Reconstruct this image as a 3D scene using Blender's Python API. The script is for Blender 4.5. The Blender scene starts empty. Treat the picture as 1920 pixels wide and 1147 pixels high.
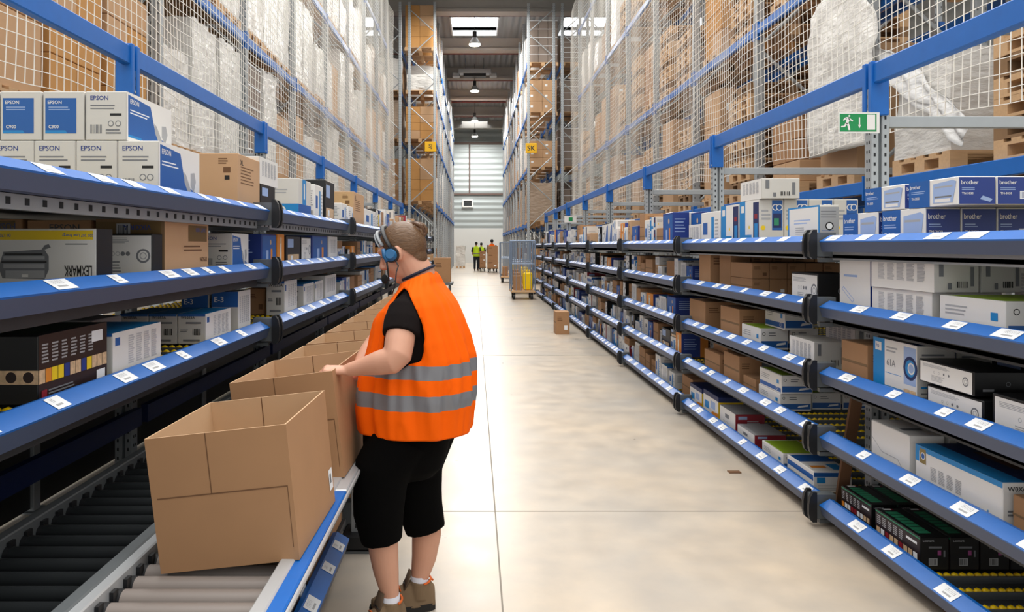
import bpy, bmesh, math, random
from mathutils import Vector, Matrix, noise
scene = bpy.context.scene
C = scene.collection
random.seed(7)
F = 1400.0            # focal length in px of the 1920 px frame
VX, VY, H = 890.0, 460.0, 1.52

# ------------------------------------------------------------------ camera
cd = bpy.data.cameras.new('camera'); cam = bpy.data.objects.new('camera', cd); C.objects.link(cam)
cam.location = (0, 0, H); cam.rotation_euler = (math.pi/2, 0, 0)
cd.sensor_width = 36; cd.lens = 36*F/1920
cd.shift_x = (960-VX)/1920; cd.shift_y = -(573.5-VY)/1920
cd.clip_end = 300
scene.camera = cam

# ------------------------------------------------------------------ world, lights, exposure
w = bpy.data.worlds.new('world'); scene.world = w; w.use_nodes = True
nt = w.node_tree; nt.nodes.clear()
out = nt.nodes.new('ShaderNodeOutputWorld'); bg = nt.nodes.new('ShaderNodeBackground')
tc = nt.nodes.new('ShaderNodeTexCoord'); sx = nt.nodes.new('ShaderNodeSeparateXYZ'); rp = nt.nodes.new('ShaderNodeValToRGB')
nt.links.new(tc.outputs['Generated'], sx.inputs[0]); nt.links.new(sx.outputs['Z'], rp.inputs[0])
e = rp.color_ramp.elements
e[0].position = 0.0; e[0].color = (0.56, 0.56, 0.55, 1)
e[1].position = 0.75; e[1].color = (1, 0.99, 0.96, 1)
m_ = e.new(0.25); m_.color = (0.58, 0.585, 0.58, 1)
nt.links.new(rp.outputs[0], bg.inputs[0]); bg.inputs[1].default_value = 1.15
nt.links.new(bg.outputs[0], out.inputs[0])

def area(name, loc, rot, sx_, sy_, power, col=(1, .97, .92)):
    l = bpy.data.lights.new(name, 'AREA'); l.shape = 'RECTANGLE'; l.size = sx_; l.size_y = sy_; l.energy = power; l.color = col
    o = bpy.data.objects.new(name, l); C.objects.link(o); o.location = loc; o.rotation_euler = rot
    return o
area('daylight_fill', (0.2, 9.5, 10.8), (0, 0, 0), 3.0, 22.0, 300)      # daylight of the roof windows over the aisle
area('daylight_fill', (3.2, 9.5, 11.2), (0, math.radians(32), 0), 2.0, 22.0, 470)     # tilted strips added to brighten carton sides, standing for windows over the racks
area('daylight_fill', (-2.7, 9.5, 11.2), (0, math.radians(-32), 0), 2.0, 22.0, 470)  # mirror of the added side strip
for yy, p in ((27.5, 500), (34, 700), (48, 900), (61, 900)):
    area('daylight_fill', (0.2, yy, 10.6), (0, 0, 0), 2.0, 2.0, p*.75)
scene.view_settings.view_transform = 'Standard'; scene.view_settings.look = 'None'
scene.view_settings.gamma = 1; scene.view_settings.use_curve_mapping = False
scene.view_settings.exposure = 0.5
scene.cycles.max_bounces = 6; scene.cycles.diffuse_bounces = 3; scene.cycles.glossy_bounces = 3
scene.cycles.transparent_max_bounces = 12
scene.cycles.use_denoising = True

# ------------------------------------------------------------------ materials
MATS = {}
def hexc(h):
    r, g, b = [int(h[i:i+2], 16)/255 for i in (0, 2, 4)]
    f = lambda c: c/12.92 if c <= .04045 else ((c+.055)/1.055)**2.4
    return (f(r), f(g), f(b), 1)
def mat(name, col, rough=.6, metal=0, var=.0, vscale=6, bump=0, bscale=40, stretch=(1, 1, 1), spec=.5, sss=0, emit=0):
    if name in MATS: return MATS[name]
    m = bpy.data.materials.new(name); m.use_nodes = True; n = m.node_tree; b = n.nodes['Principled BSDF']
    c = hexc(col) if isinstance(col, str) else col
    b.inputs['Base Color'].default_value = c; b.inputs['Roughness'].default_value = rough; b.inputs['Metallic'].default_value = metal
    b.inputs['Specular IOR Level'].default_value = spec
    if sss:
        b.inputs['Subsurface Weight'].default_value = sss; b.inputs['Subsurface Radius'].default_value = (.02, .008, .004); b.inputs['Subsurface Scale'].default_value = .5
    if emit:
        b.inputs['Emission Color'].default_value = c; b.inputs['Emission Strength'].default_value = emit
    if var or bump:
        t = n.nodes.new('ShaderNodeTexCoord'); mp = n.nodes.new('ShaderNodeMapping'); mp.inputs['Scale'].default_value = stretch
        n.links.new(t.outputs['Object'], mp.inputs[0])
    if var:
        nz = n.nodes.new('ShaderNodeTexNoise'); nz.inputs['Scale'].default_value = vscale; nz.inputs['Detail'].default_value = 5
        mx = n.nodes.new('ShaderNodeMix'); mx.data_type = 'RGBA'
        d = tuple(max(0, x*(1-var)) for x in c[:3])+(1,); u = tuple(min(1, x*(1+var)) for x in c[:3])+(1,)
        mx.inputs[6].default_value = d; mx.inputs[7].default_value = u
        n.links.new(mp.outputs[0], nz.inputs[0]); n.links.new(nz.outputs[0], mx.inputs[0]); n.links.new(mx.outputs[2], b.inputs['Base Color'])
    if bump:
        nb = n.nodes.new('ShaderNodeTexNoise'); nb.inputs['Scale'].default_value = bscale; nb.inputs['Detail'].default_value = 3
        bp = n.nodes.new('ShaderNodeBump'); bp.inputs['Strength'].default_value = bump; bp.inputs['Distance'].default_value = .01
        n.links.new(mp.outputs[0], nb.inputs[0]); n.links.new(nb.outputs[0], bp.inputs['Height']); n.links.new(bp.outputs[0], b.inputs['Normal'])
    MATS[name] = m
    return m
CARD = mat('cardboard', 'a67d58', .8, var=.07, vscale=9)
CARD2 = mat('cardboard_golden', 'c08d52', .8, var=.08, vscale=5)
CARD3 = mat('cardboard_light', 'c09a75', .8, var=.06, vscale=5)
CARDD = mat('cardboard_seam', '6f4e33', .9)
CARDP = mat('cardboard_print', '7f6344', .8)
WHITE = mat('white_print_card', 'e6e4e0', .5)
OFFW = mat('warm_white_card', 'd2cfc8', .5)
GREYC = mat('grey_print', 'a9aaac', .6)
TXT = mat('pale_grey_text', 'bcbcbe', .6)
MIDG = mat('mid_grey_print', '76787c', .6)
BLK = mat('black_print', '121214', .4)
CHOC = mat('dark_brown_card', '2a1b17', .45)
BLUEP = mat('blue_print', '1d5ca6', .45)
CYANB = mat('bright_blue_print', '1c86c9', .45)
NAVY = mat('navy_print', '203a86', .45)
DNAVY = mat('dark_navy_print', '16285c', .45)
LBLUE = mat('pale_blue_print', '9db4dc', .5)
LIME = mat('lime_print', '9fc22c', .5)
GREENP = mat('green_print', '2f8f68', .45)
REDP = mat('red_print', '8e1f2c', .5)
ORP = mat('orange_print', 'e08a2c', .5)
YELP = mat('yellow_print', 'f2cf1d', .5)
SKINP = mat('photo_tan_print', 'd3b28c', .6, var=.5, vscale=60)
RACKB = mat('rack_blue', '0a62b6', .38, var=.10, vscale=14)
RACKBD = mat('rack_blue_shaded', '47526c', .5)  # darker, greyer copy of rack blue: shade put into the lower lip faces
GALV = mat('galvanised_steel', 'a9aeb1', .42, metal=.35, var=.06, vscale=20)
GALVD = mat('dull_steel', '6d7275', .5, metal=.4, var=.08, vscale=10)
HOLE = mat('punched_hole', '24272a', .8)
BLKPL = mat('black_plastic', '17181b', .45)
PAN = mat('shelf_pan', '3b3d40', .6, var=.1)
YEL = mat('yellow_wheel', 'ffd400', .35)
LABW = mat('label_paper', 'eef0f2', .5)
WOOD = mat('pallet_wood', 'c7a27a', .85, var=.15, vscale=8, stretch=(1, 6, 6))
WOODD = mat('weathered_pallet_wood', '8a6b4c', .9, var=.2, vscale=8)
NETM = mat('net_cord', 'efece4', .7)
def film_mat(name, col, transp, rough=.25):
    m = bpy.data.materials.new(name); m.use_nodes = True; n = m.node_tree; b = n.nodes['Principled BSDF']
    b.inputs['Base Color'].default_value = hexc(col); b.inputs['Roughness'].default_value = rough
    t = n.nodes.new('ShaderNodeTexCoord'); nz = n.nodes.new('ShaderNodeTexNoise'); nz.inputs['Scale'].default_value = 5; nz.inputs['Detail'].default_value = 6
    mp = n.nodes.new('ShaderNodeMapping'); mp.inputs['Scale'].default_value = (1, 1, 2.5)
    n.links.new(t.outputs['Object'], mp.inputs[0]); n.links.new(mp.outputs[0], nz.inputs[0])
    bp = n.nodes.new('ShaderNodeBump'); bp.inputs['Strength'].default_value = .7; bp.inputs['Distance'].default_value = .04
    n.links.new(nz.outputs[0], bp.inputs['Height']); n.links.new(bp.outputs[0], b.inputs['Normal'])
    if transp:
        tr = n.nodes.new('ShaderNodeBsdfTransparent'); mx = n.nodes.new('ShaderNodeMixShader'); mx.inputs[0].default_value = 1-transp
        n.links.new(tr.outputs[0], mx.inputs[1]); n.links.new(b.outputs[0], mx.inputs[2]); n.links.new(mx.outputs[0], n.nodes['Material Output'].inputs[0])
    return m
FILM = film_mat('white_stretch_film', 'dcd9d4', 0)
FILMB = film_mat('film_over_cartons', 'b09a85', 0)
FILMT = film_mat('loose_clear_film', 'f2f2f2', .35)

# ------------------------------------------------------------------ mesh builder
class MB:
    def __init__(s): s.v = []; s.f = []; s.m = []; s.mats = []; s.smooth = []
    def mi(s, m):
        if m not in s.mats: s.mats.append(m)
        return s.mats.index(m)
    def add(s, vs, fs, m, smooth=False):
        k = len(s.v); s.v += [tuple(v) for v in vs]; i = s.mi(m)
        for f in fs: s.f.append(tuple(a+k for a in f)); s.m.append(i); s.smooth.append(smooth)
    def box(s, x0, x1, y0, y1, z0, z1, m, b=0, M=None):
        if x0 > x1: x0, x1 = x1, x0
        if y0 > y1: y0, y1 = y1, y0
        if z0 > z1: z0, z1 = z1, z0
        if not b:
            vs = [(x, y, z) for z in (z0, z1) for y in (y0, y1) for x in (x0, x1)]
            fs = [(0, 2, 3, 1), (4, 5, 7, 6), (0, 1, 5, 4), (2, 6, 7, 3), (0, 4, 6, 2), (1, 3, 7, 5)]
        else:
            vs = []; idx = {}
            for kx, X in enumerate((x0, x1)):
                for ky, Y in enumerate((y0, y1)):
                    for kz, Z in enumerate((z0, z1)):
                        sx, sy, sz = 1-2*kx, 1-2*ky, 1-2*kz
                        for ax, p in enumerate(((X, Y+sy*b, Z+sz*b), (X+sx*b, Y, Z+sz*b), (X+sx*b, Y+sy*b, Z))):
                            idx[(kx, ky, kz, ax)] = len(vs); vs.append(p)
            I = lambda a, b_, c, ax: idx[(a, b_, c, ax)]
            fs = []
            for k in (0, 1):
                a = [I(k, 0, 0, 0), I(k, 1, 0, 0), I(k, 1, 1, 0), I(k, 0, 1, 0)]; fs.append(a if k else a[::-1])
                a = [I(0, k, 0, 1), I(0, k, 1, 1), I(1, k, 1, 1), I(1, k, 0, 1)]; fs.append(a if k else a[::-1])
                a = [I(0, 0, k, 2), I(1, 0, k, 2), I(1, 1, k, 2), I(0, 1, k, 2)]; fs.append(a if k else a[::-1])
            for a in (0, 1):
                for c in (0, 1):
                    fs.append([I(a, c, 0, 0), I(a, c, 1, 0), I(a, c, 1, 1), I(a, c, 0, 1)][::1 if a == c else -1])
                    fs.append([I(a, 0, c, 0), I(a, 0, c, 2), I(a, 1, c, 2), I(a, 1, c, 0)][::1 if a == c else -1])
                    fs.append([I(0, a, c, 1), I(1, a, c, 1), I(1, a, c, 2), I(0, a, c, 2)][::1 if a == c else -1])
                    for z in (0, 1):
                        pass
            for a in (0, 1):
                for c in (0, 1):
                    for d in (0, 1): fs.append([I(a, c, d, 0), I(a, c, d, 1), I(a, c, d, 2)])
        if M is not None: vs = [M @ Vector(v) for v in vs]
        s.add(vs, fs, m)
    def cyl(s, p0, p1, r, m, n=12, r1=None, cap=True, smooth=True):
        p0, p1 = Vector(p0), Vector(p1); d = (p1-p0).normalized()
        a = d.orthogonal().normalized(); b = d.cross(a); r1 = r if r1 is None else r1
        vs = [p0+(a*math.cos(t)+b*math.sin(t))*r for t in [2*math.pi*i/n for i in range(n)]]
        vs += [p1+(a*math.cos(t)+b*math.sin(t))*r1 for t in [2*math.pi*i/n for i in range(n)]]
        s.add(vs, [(i, (i+1) % n, n+(i+1) % n, n+i) for i in range(n)], m, smooth)
        if cap: s.add(vs, [tuple(range(n))[::-1], tuple(range(n, 2*n))], m)
    def loft(s, rings, m, cap=True, smooth=True):
        n = len(rings[0]); vs = [p for r in rings for p in r]; fs = []
        for k in range(len(rings)-1):
            for i in range(n): fs.append((k*n+i, k*n+(i+1) % n, (k+1)*n+(i+1) % n, (k+1)*n+i))
        if cap: fs.append(tuple(range(n))[::-1]); fs.append(tuple(range((len(rings)-1)*n, len(rings)*n)))
        s.add(vs, fs, m, smooth)
    def tube(s, pts, radii, m, n=14, cap=True, sq=(1, 1), up=None):
        pts = [Vector(p) for p in pts]
        if not hasattr(radii, '__len__'): radii = [radii]*len(pts)
        rings = []; a = None
        for i, p in enumerate(pts):
            d = (pts[min(i+1, len(pts)-1)]-pts[max(i-1, 0)]).normalized()
            if a is None: a = (Vector(up)-d*d.dot(Vector(up))).normalized() if up else d.orthogonal().normalized()
            else: a = (a-d*d.dot(a)).normalized()
            b = d.cross(a); r = radii[i]; ra, rb = (r if hasattr(r, '__len__') else (r*sq[0], r*sq[1]))
            rings.append([p+a*ra*math.cos(t)+b*rb*math.sin(t) for t in [2*math.pi*k/n for k in range(n)]])
        s.loft(rings, m, cap)
    def ball(s, c, r, m, M=None, nu=16, nv=12):
        r = r if hasattr(r, '__len__') else (r, r, r); c = Vector(c); vs = []; fs = []
        for j in range(nv+1):
            ph = math.pi*j/nv
            for i in range(nu):
                t = 2*math.pi*i/nu
                p = Vector((r[0]*math.sin(ph)*math.cos(t), r[1]*math.sin(ph)*math.sin(t), r[2]*math.cos(ph)))
                vs.append(c+(M @ p if M else p))
        for j in range(nv):
            for i in range(nu): fs.append((j*nu+i, (j+1)*nu+i, (j+1)*nu+(i+1) % nu, j*nu+(i+1) % nu))
        s.add(vs, fs, m, True)
    def mesh(s, name, org=(0, 0, 0)):
        me = bpy.data.meshes.new(name); o = org
        me.from_pydata([(v[0]-o[0], v[1]-o[1], v[2]-o[2]) for v in s.v], [], s.f)
        for m in s.mats: me.materials.append(m)
        me.polygons.foreach_set('material_index', s.m); me.polygons.foreach_set('use_smooth', s.smooth)
        me.update(); return me
    def build(s, name, parent=None, org=None):
        if org is None:
            ov = Vector((0, 0, 0)); q = parent
            while q is not None: ov += q.location; q = q.parent
            org = tuple(ov)
        o = bpy.data.objects.new(name, s.mesh(name, org)); C.objects.link(o)
        if parent is not None: o.parent = parent
        else: o.location = org
        return o
def inst(name, me, parent=None, loc=(0, 0, 0), rz=0):
    o = bpy.data.objects.new(name, me); C.objects.link(o); o.location = loc; o.rotation_euler = (0, 0, rz)
    if parent is not None: o.parent = parent
    return o
def tag(o, label, cat, group=None, kind=None):
    o['label'] = label; o['category'] = cat
    if group: o['group'] = group
    if kind: o['kind'] = kind
    return o
def thing(name, label, cat, loc=(0, 0, 0), group=None):
    o = bpy.data.objects.new(name, None); C.objects.link(o); o.location = loc; o.empty_display_size = .1
    return tag(o, label, cat, group)
def struct(name, mb):
    o = mb.build(name); o['kind'] = 'structure'; return o
def remesh(o, vox, smooth=6, fac=.5):
    r = o.modifiers.new('r', 'REMESH'); r.mode = 'VOXEL'; r.voxel_size = vox; r.use_smooth_shade = True
    if smooth: s_ = o.modifiers.new('s', 'SMOOTH'); s_.iterations = smooth; s_.factor = fac
    dg = bpy.context.evaluated_depsgraph_get(); me = bpy.data.meshes.new_from_object(o.evaluated_get(dg))
    o.modifiers.clear(); mats = list(o.data.materials); o.data = me
    if not me.materials:
        for m in mats: me.materials.append(m)
    me.polygons.foreach_set('use_smooth', [True]*len(me.polygons))
    return o
TEXTS = {}
def text_geo(s):
    if s in TEXTS: return TEXTS[s]
    c = bpy.data.curves.new('t', 'FONT'); c.body = s; c.resolution_u = 2; c.offset = .012
    o = bpy.data.objects.new('t', c); C.objects.link(o)
    dg = bpy.context.evaluated_depsgraph_get(); me = bpy.data.meshes.new_from_object(o.evaluated_get(dg))
    vs = [(v.co.x, v.co.y) for v in me.vertices]; fs = [tuple(p.vertices) for p in me.polygons]
    bpy.data.objects.remove(o); bpy.data.meshes.remove(me)
    x0 = min(v[0] for v in vs); x1 = max(v[0] for v in vs); y0 = min(v[1] for v in vs); y1 = max(v[1] for v in vs)
    sc = max(y1-y0, .01)
    TEXTS[s] = ([((x-x0)/sc, (y-y0)/sc) for x, y in vs], fs, (x1-x0)/sc)
    return TEXTS[s]
# faces of a carton: 'F' towards camera (-Y), 'L' (-X), 'R' (+X), 'T' top. Mapping (u, v) in metres from lower left as seen.
class Carton(MB):
    def __init__(s, w, d, h, m, sides=None, bev=.003):
        super().__init__(); s.w, s.d, s.h = w, d, h
        s.box(-w/2, w/2, 0, d, 0, h, m, min(bev, w/8, h/8)); s.lay = .0006
    def size(s, f): return {'F': (s.w, s.h), 'L': (s.d, s.h), 'R': (s.d, s.h), 'T': (s.w, s.d)}[f]
    def P(s, f, u, v, e):
        if f == 'F': return (-s.w/2+u, -e, v)
        if f == 'L': return (-s.w/2-e, s.d-u, v)
        if f == 'R': return (s.w/2+e, u, v)
        return (-s.w/2+u, v, s.h+e)
    def rect(s, f, u0, v0, u1, v1, m, lay=None):      # fractions
        W, Hh = s.size(f); e = lay or s.lay; s.lay += .00003
        s.add([s.P(f, u*W, v*Hh, e) for u, v in ((u0, v0), (u1, v0), (u1, v1), (u0, v1))], [(0, 1, 2, 3)], m)
    def poly(s, f, pts, m):
        W, Hh = s.size(f); e = s.lay; s.lay += .00003
        s.add([s.P(f, u*W, v*Hh, e) for u, v in pts], [tuple(range(len(pts)))], m)
    def text(s, f, u, v, hh, t, m, flip=False, maxw=.9):   # u, v, height as fraction of face height
        W, Hh = s.size(f); vs, fs, wd = text_geo(t); e = s.lay+.0002; s.lay += .00003
        sc = hh*Hh; sxx = min(sc, maxw*W/max(wd, .01))
        if flip: P = [s.P(f, u*W-x*sxx, v*Hh-y*sc, e) for x, y in vs]
        else: P = [s.P(f, u*W+x*sxx, v*Hh+y*sc, e) for x, y in vs]
        s.add(P, fs, m)
    def lines(s, f, u0, v0, u1, v1, n, m, frac=.5):
        for i in range(n):
            y = v0+(v1-v0)*(i+.5)/n; hh = (v1-v0)/n*frac/2
            s.rect(f, u0, y-hh, u1-(u1-u0)*random.random()*.25, y+hh, m)
    def bars(s, f, u0, v0, u1, v1, m, n=9):
        for i in range(n):
            a = u0+(u1-u0)*i/n; s.rect(f, a, v0, a+(u1-u0)/n*random.choice((.35, .6)), v1, m)
    def ring(s, f, u, v, r, m, fill=None):
        W, Hh = s.size(f); asp = Hh/W
        s.poly(f, [(u+r*asp*math.cos(t), v+r*math.sin(t)) for t in [k*math.pi/8 for k in range(16)]], m)
        if fill: s.poly(f, [(u+r*.72*asp*math.cos(t), v+r*.72*math.sin(t)) for t in [k*math.pi/8 for k in range(16)]], fill)

# ---- carton designs: (w, d, h, A) -> Carton ; A = aisle face letter
def st_brown(w, d, h, A, m=CARD):
    c = Carton(w, d, h, m)
    c.rect('T', 0, .46, 1, .54, CARD3); 
    if random.random() < .7: c.rect(A, 0, .5, 1, .56, CARDP)
    if random.random() < .8: c.lines('F', .12, .6, .5, .8, 3, CARDD)
    if random.random() < .6: c.rect('F', .62, .2, .85, .4, random.choice((CARDD, LABW))); 
    return c
def st_brown2(w, d, h, A):
    c = Carton(w, d, h, CARD3); c.lines(A, .12, .45, .7, .8, 6, CARDD, .3); c.text(A, .1, .8, .1, 'XL', BLK)
    c.rect('F', .7, .65, .85, .75, CARDD); c.rect('F', .73, .52, .83, .6, BLK); c.rect('F', .02, .35, .12, .42, BLK); c.lines('F', .6, .8, .8, .92, 3, CARDD); return c
def st_epson(w, d, h, A):
    c = Carton(w, d, h, OFFW)
    c.text('F', .12, .82, .09, 'EPSON', NAVY); c.lines('F', .12, .62, .85, .74, 2, MIDG, .4); c.rect('F', .6, .5, .88, .55, BLK)
    c.bars('F', .12, .14, .42, .32, MIDG, 9); c.ring('F', .62, .34, .06, MIDG, OFFW); c.ring('F', .8, .34, .06, MIDG, OFFW)
    c.lines('F', .5, .12, .88, .24, 2, MIDG, .5)
    c.rect(A, .0, 0, 1, 1, WHITE)
    c.poly(A, [(.03, .1), (.93, .08), (.9, .18), (.62, .3), (.5, .88), (.03, .95)] if A == 'R' else [(.97, .1), (.07, .08), (.3, .5), (.55, .88), (.97, .95)], BLUEP)
    if A == 'R':
        c.text(A, .07, .78, .1, 'EPSON', WHITE, maxw=.3); c.lines(A, .07, .56, .48, .68, 2, LABW, .4)
        c.poly(A, [(.58, .55), (.64, .5), (.8, .14), (.72, .1), (.6, .35)], GREYC); c.poly(A, [(.76, .55), (.86, .58), (.9, .4), (.84, .16), (.76, .3)], GREYC)
        c.rect(A, .03, .08, .3, .13, CYANB)
    return c
def st_epsonb(w, d, h, A):
    c = Carton(w, d, h, OFFW)
    c.rect('F', .06, .14, .82, .86, BLUEP); c.text('F', .12, .74, .07, 'EPSON', WHITE, maxw=.4); c.lines('F', .14, .6, .7, .7, 2, LBLUE, .35)
    c.text('F', .14, .24, .07, 'C900', WHITE, maxw=.6); c.poly('F', [(.06, .14), (.6, .14), (.55, .2), (.06, .2)], CYANB)
    c.poly(A, [(.03, .1), (.93, .08), (.5, .88), (.03, .95)], BLUEP); return c
def st_brother(w, d, h, A):
    c = Carton(w, d, h, WHITE)
    c.rect('F', .03, .03, .99, .97, NAVY); c.text('F', .08, .72, .14, 'brother', WHITE, maxw=.5)
    c.lines('F', .1, .5, .5, .62, 2, LBLUE, .35); c.text('F', .1, .36, .08, 'TN-3030', WHITE, maxw=.4)
    if random.random() < .5: c.rect('F', .62, .2, .9, .48, LABW); c.bars('F', .64, .23, .88, .45, NAVY, 7)
    else: c.poly('F', [(.58, .2), (.85, .1), (.92, .2), (.66, .32)], LBLUE)
    s0, s1 = (0, .45)
    c.rect(A, s0, .0, s1, 1, BLUEP); c.text(A, s0+.03, .72, .15, 'brother', WHITE, maxw=.36); c.lines(A, s0+.05, .5, s1-.08, .64, 2, LBLUE, .4)
    c.text(A, s0+.06, .3, .1, 'TN-3030', WHITE, maxw=.25)
    c.poly(A, [(.52, .12), (.9, .1), (.94, .5), (.97, .84), (.9, .9), (.52, .82)], LBLUE)
    c.rect(A, .55, .3, .88, .36, MIDG); c.rect(A, .55, .66, .9, .72, GREYC); c.rect(A, .55, .14, .86, .26, WHITE); return c
def st_bluepanel(w, d, h, A):     # white carton, broad blue corner, dark photo
    c = Carton(w, d, h, OFFW)
    c.rect(A, 0, 0, 1, 1, WHITE); c.rect(A, 0, 0, .3, 1, CYANB); c.rect(A, 0, 0, .62, .26, CYANB); c.rect(A, .08, .75, .24, .9, WHITE)
    c.rect(A, .7, .12, .98, .95, DNAVY); c.rect(A, .76, .2, .92, .5, CYANB); c.rect(A, .76, .6, .9, .7, REDP); c.ring(A, .5, .42, .04, YELP)
    c.lines('F', .08, .55, .45, .8, 3, GREYC); c.rect('F', .52, .35, .95, .98, BLUEP); c.ring('F', .66, .83, .07, WHITE, BLUEP); c.ring('F', .82, .83, .07, WHITE, BLUEP)
    c.rect('F', .56, .4, .9, .7, DNAVY); c.rect('F', .6, .45, .8, .6, GREENP); c.ring('F', .15, .4, .05, YELP); return c
def st_hp(w, d, h, A):
    c = Carton(w, d, h, OFFW)
    c.rect(A, 0, 0, 1, 1, WHITE); c.rect(A, 0, 0, .28, 1, CYANB); c.rect(A, 0, 0, .72, .2, CYANB); c.rect(A, .05, .78, .2, .93, WHITE); c.text(A, .08, .81, .09, 'hp', BLUEP)
    c.lines(A, .32, .78, .6, .9, 2, GREYC); c.text(A, .33, .55, .12, '61A', MIDG); c.rect(A, .3, .42, .66, .43, CYANB)
    c.rect(A, .72, .32, .98, .95, LBLUE); c.ring(A, .86, .6, .2, DNAVY, CYANB); c.ring(A, .88, .6, .1, WHITE, LBLUE); c.rect(A, .72, .02, .98, .24, SKINP)
    c.text('F', .1, .42, .16, '61A', BLK); c.lines('F', .12, .6, .9, .9, 3, MIDG, .3); c.rect('F', .1, .3, .9, .33, CYANB); c.lines('F', .1, .05, .8, .25, 3, MIDG, .3)
    c.rect('T', 0, 0, 1, .25, BLUEP); return c
def st_greytext(w, d, h, A, topm=None):
    c = Carton(w, d, h, OFFW)
    c.rect(A, 0, 0, 1, 1, WHITE)
    for k in range(5): c.lines(A, .12+.16*k, .3, .24+.16*k, .88, 13, TXT, .75)
    c.rect('F', .1, .5, .2, .92, MIDG); c.bars('F', .5, .15, .75, .35, BLK, 6); c.rect('F', .8, .2, .88, .8, MIDG); c.rect('F', .3, .1, .38, .3, MIDG)
    if topm: c.rect('T', 0, 0, 1, 1, topm)
    return c
def st_bluetop(w, d, h, A): 
    c = Carton(w, d, h, OFFW)
    c.rect('T', 0, 0, 1, 1, CYANB)
    c.rect(A, 0, 0, 1, 1, WHITE); c.rect(A, .05, .7, .14, .88, BLUEP)
    for k in range(4): c.lines(A, .3+.16*k, .2, .42+.16*k, .88, 13, TXT, .7)
    c.text('F', .12, .84, .09, 'W1053A', BLK, maxw=.8); c.rect('F', .3, .68, .85, .74, MIDG); c.bars('F', .55, .3, .85, .52, BLK, 6); c.lines('F', .1, .4, .4, .5, 2, MIDG); c.rect('F', .2, .1, .8, .16, MIDG)
    c.rect('F', 0, .93, 1, 1, BLUEP); return c
def st_lime(w, d, h, A):
    c = Carton(w, d, h, WHITE)
    c.rect('T', .05, .05, .95, .95, LIME); c.rect('F', .03, .1, .97, .42, BLUEP); c.poly('F', [(.55, .18), (.9, .26), (.9, .36), (.6, .3)], LABW)
    c.lines('F', .3, .62, .6, .85, 2, MIDG, .4); c.ring('F', .12, .75, .08, BLK, WHITE)
    c.rect(A, .02, .08, .98, .3, BLUEP); c.ring(A, .8, .2, .1, WHITE, BLUEP); c.lines(A, .1, .5, .5, .8, 3, GREYC, .4); c.rect(A, .8, .5, .9, .7, CYANB); return c
def st_stripe(w, d, h, A):
    c = Carton(w, d, h, WHITE)
    c.rect('T', .02, .55, .98, .95, BLUEP); c.rect('T', .1, .2, .5, .32, ORP); c.rect('T', .6, .1, .9, .4, CYANB)
    c.rect(A, .02, .55, .98, .8, BLUEP); c.lines(A, .05, .1, .6, .4, 3, GREYC, .4); c.rect('F', .0, .75, 1, .95, BLUEP); c.rect('F', .08, .45, .3, .72, CYANB); c.lines('F', .1, .1, .9, .4, 4, GREYC, .4); return c
def st_whiteblack(w, d, h, A):
    c = Carton(w, d, h, BLK)
    c.rect(A, .03, .04, .97, .94, WHITE)
    c.lines(A, .08, .72, .6, .86, 4, GREYC, .5); c.ring(A, .86, .5, .2, MIDG, WHITE); c.ring(A, .86, .5, .1, GREYC, WHITE)
    for k in range(4): c.ring(A, .3+.09*k, .55, .055, MIDG if k > 1 else GREYC, WHITE if k < 2 else None)
    c.lines(A, .25, .15, .5, .42, 5, GREYC, .4); c.rect('F', .15, .2, .35, .3, MIDG); c.ring('F', .6, .5, .1, MIDG, BLK); return c
def st_fwhiteblack(w, d, h, A):
    c = Carton(w, d, h, BLK)
    c.rect('F', .12, .03, .98, .96, WHITE); c.lines('F', .2, .78, .6, .92, 4, GREYC, .5)
    for k in range(4): c.ring('F', .3+.09*k, .55, .05, MIDG if k > 1 else GREYC, WHITE if k < 2 else None)
    c.ring('F', .84, .5, .16, MIDG, WHITE); c.ring('F', .84, .5, .08, GREYC, WHITE); c.lines('F', .3, .12, .45, .4, 4, MIDG, .4); return c
def st_green(w, d, h, A):        # black carton, green slatted top
    c = Carton(w, d, h, BLK)
    for k in range(7): c.rect('T', .15, .12+.11*k, .6, .21+.11*k, GREENP)
    c.rect('T', .2, .93, .5, .98, LABW); c.rect('T', .5, .93, .58, .98, REDP); c.rect(A, 0, .93, 1, .97, GREENP)
    c.rect(A, 0, .0, 1, .9, CHOC)
    for k in range(5): c.lines(A, .04+.13*k, .55, .13+.13*k, .86, 5, GREYC, .5)
    for k in range(9): c.rect(A, .03+.105*k, .28, .115+.105*k, .46, random.choice((SKINP, LABW, ORP, REDP, SKINP)))
    c.rect(A, .72, .72, .95, .8, LABW); c.rect(A, .75, .05, .95, .2, LABW)
    c.text('F', .1, .86, .07, 'Lexmark', GREYC, maxw=.6); c.rect('F', .3, .66, .75, .72, MIDG); c.rect('F', .3, .14, .6, .36, GREYC); c.bars('F', .32, .16, .58, .34, BLK, 7)
    c.rect('F', .6, .45, .72, .6, mat('magenta_print', 'a24a86', .5)); c.rect('F', .8, .4, .86, .6, MIDG); return c
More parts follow.
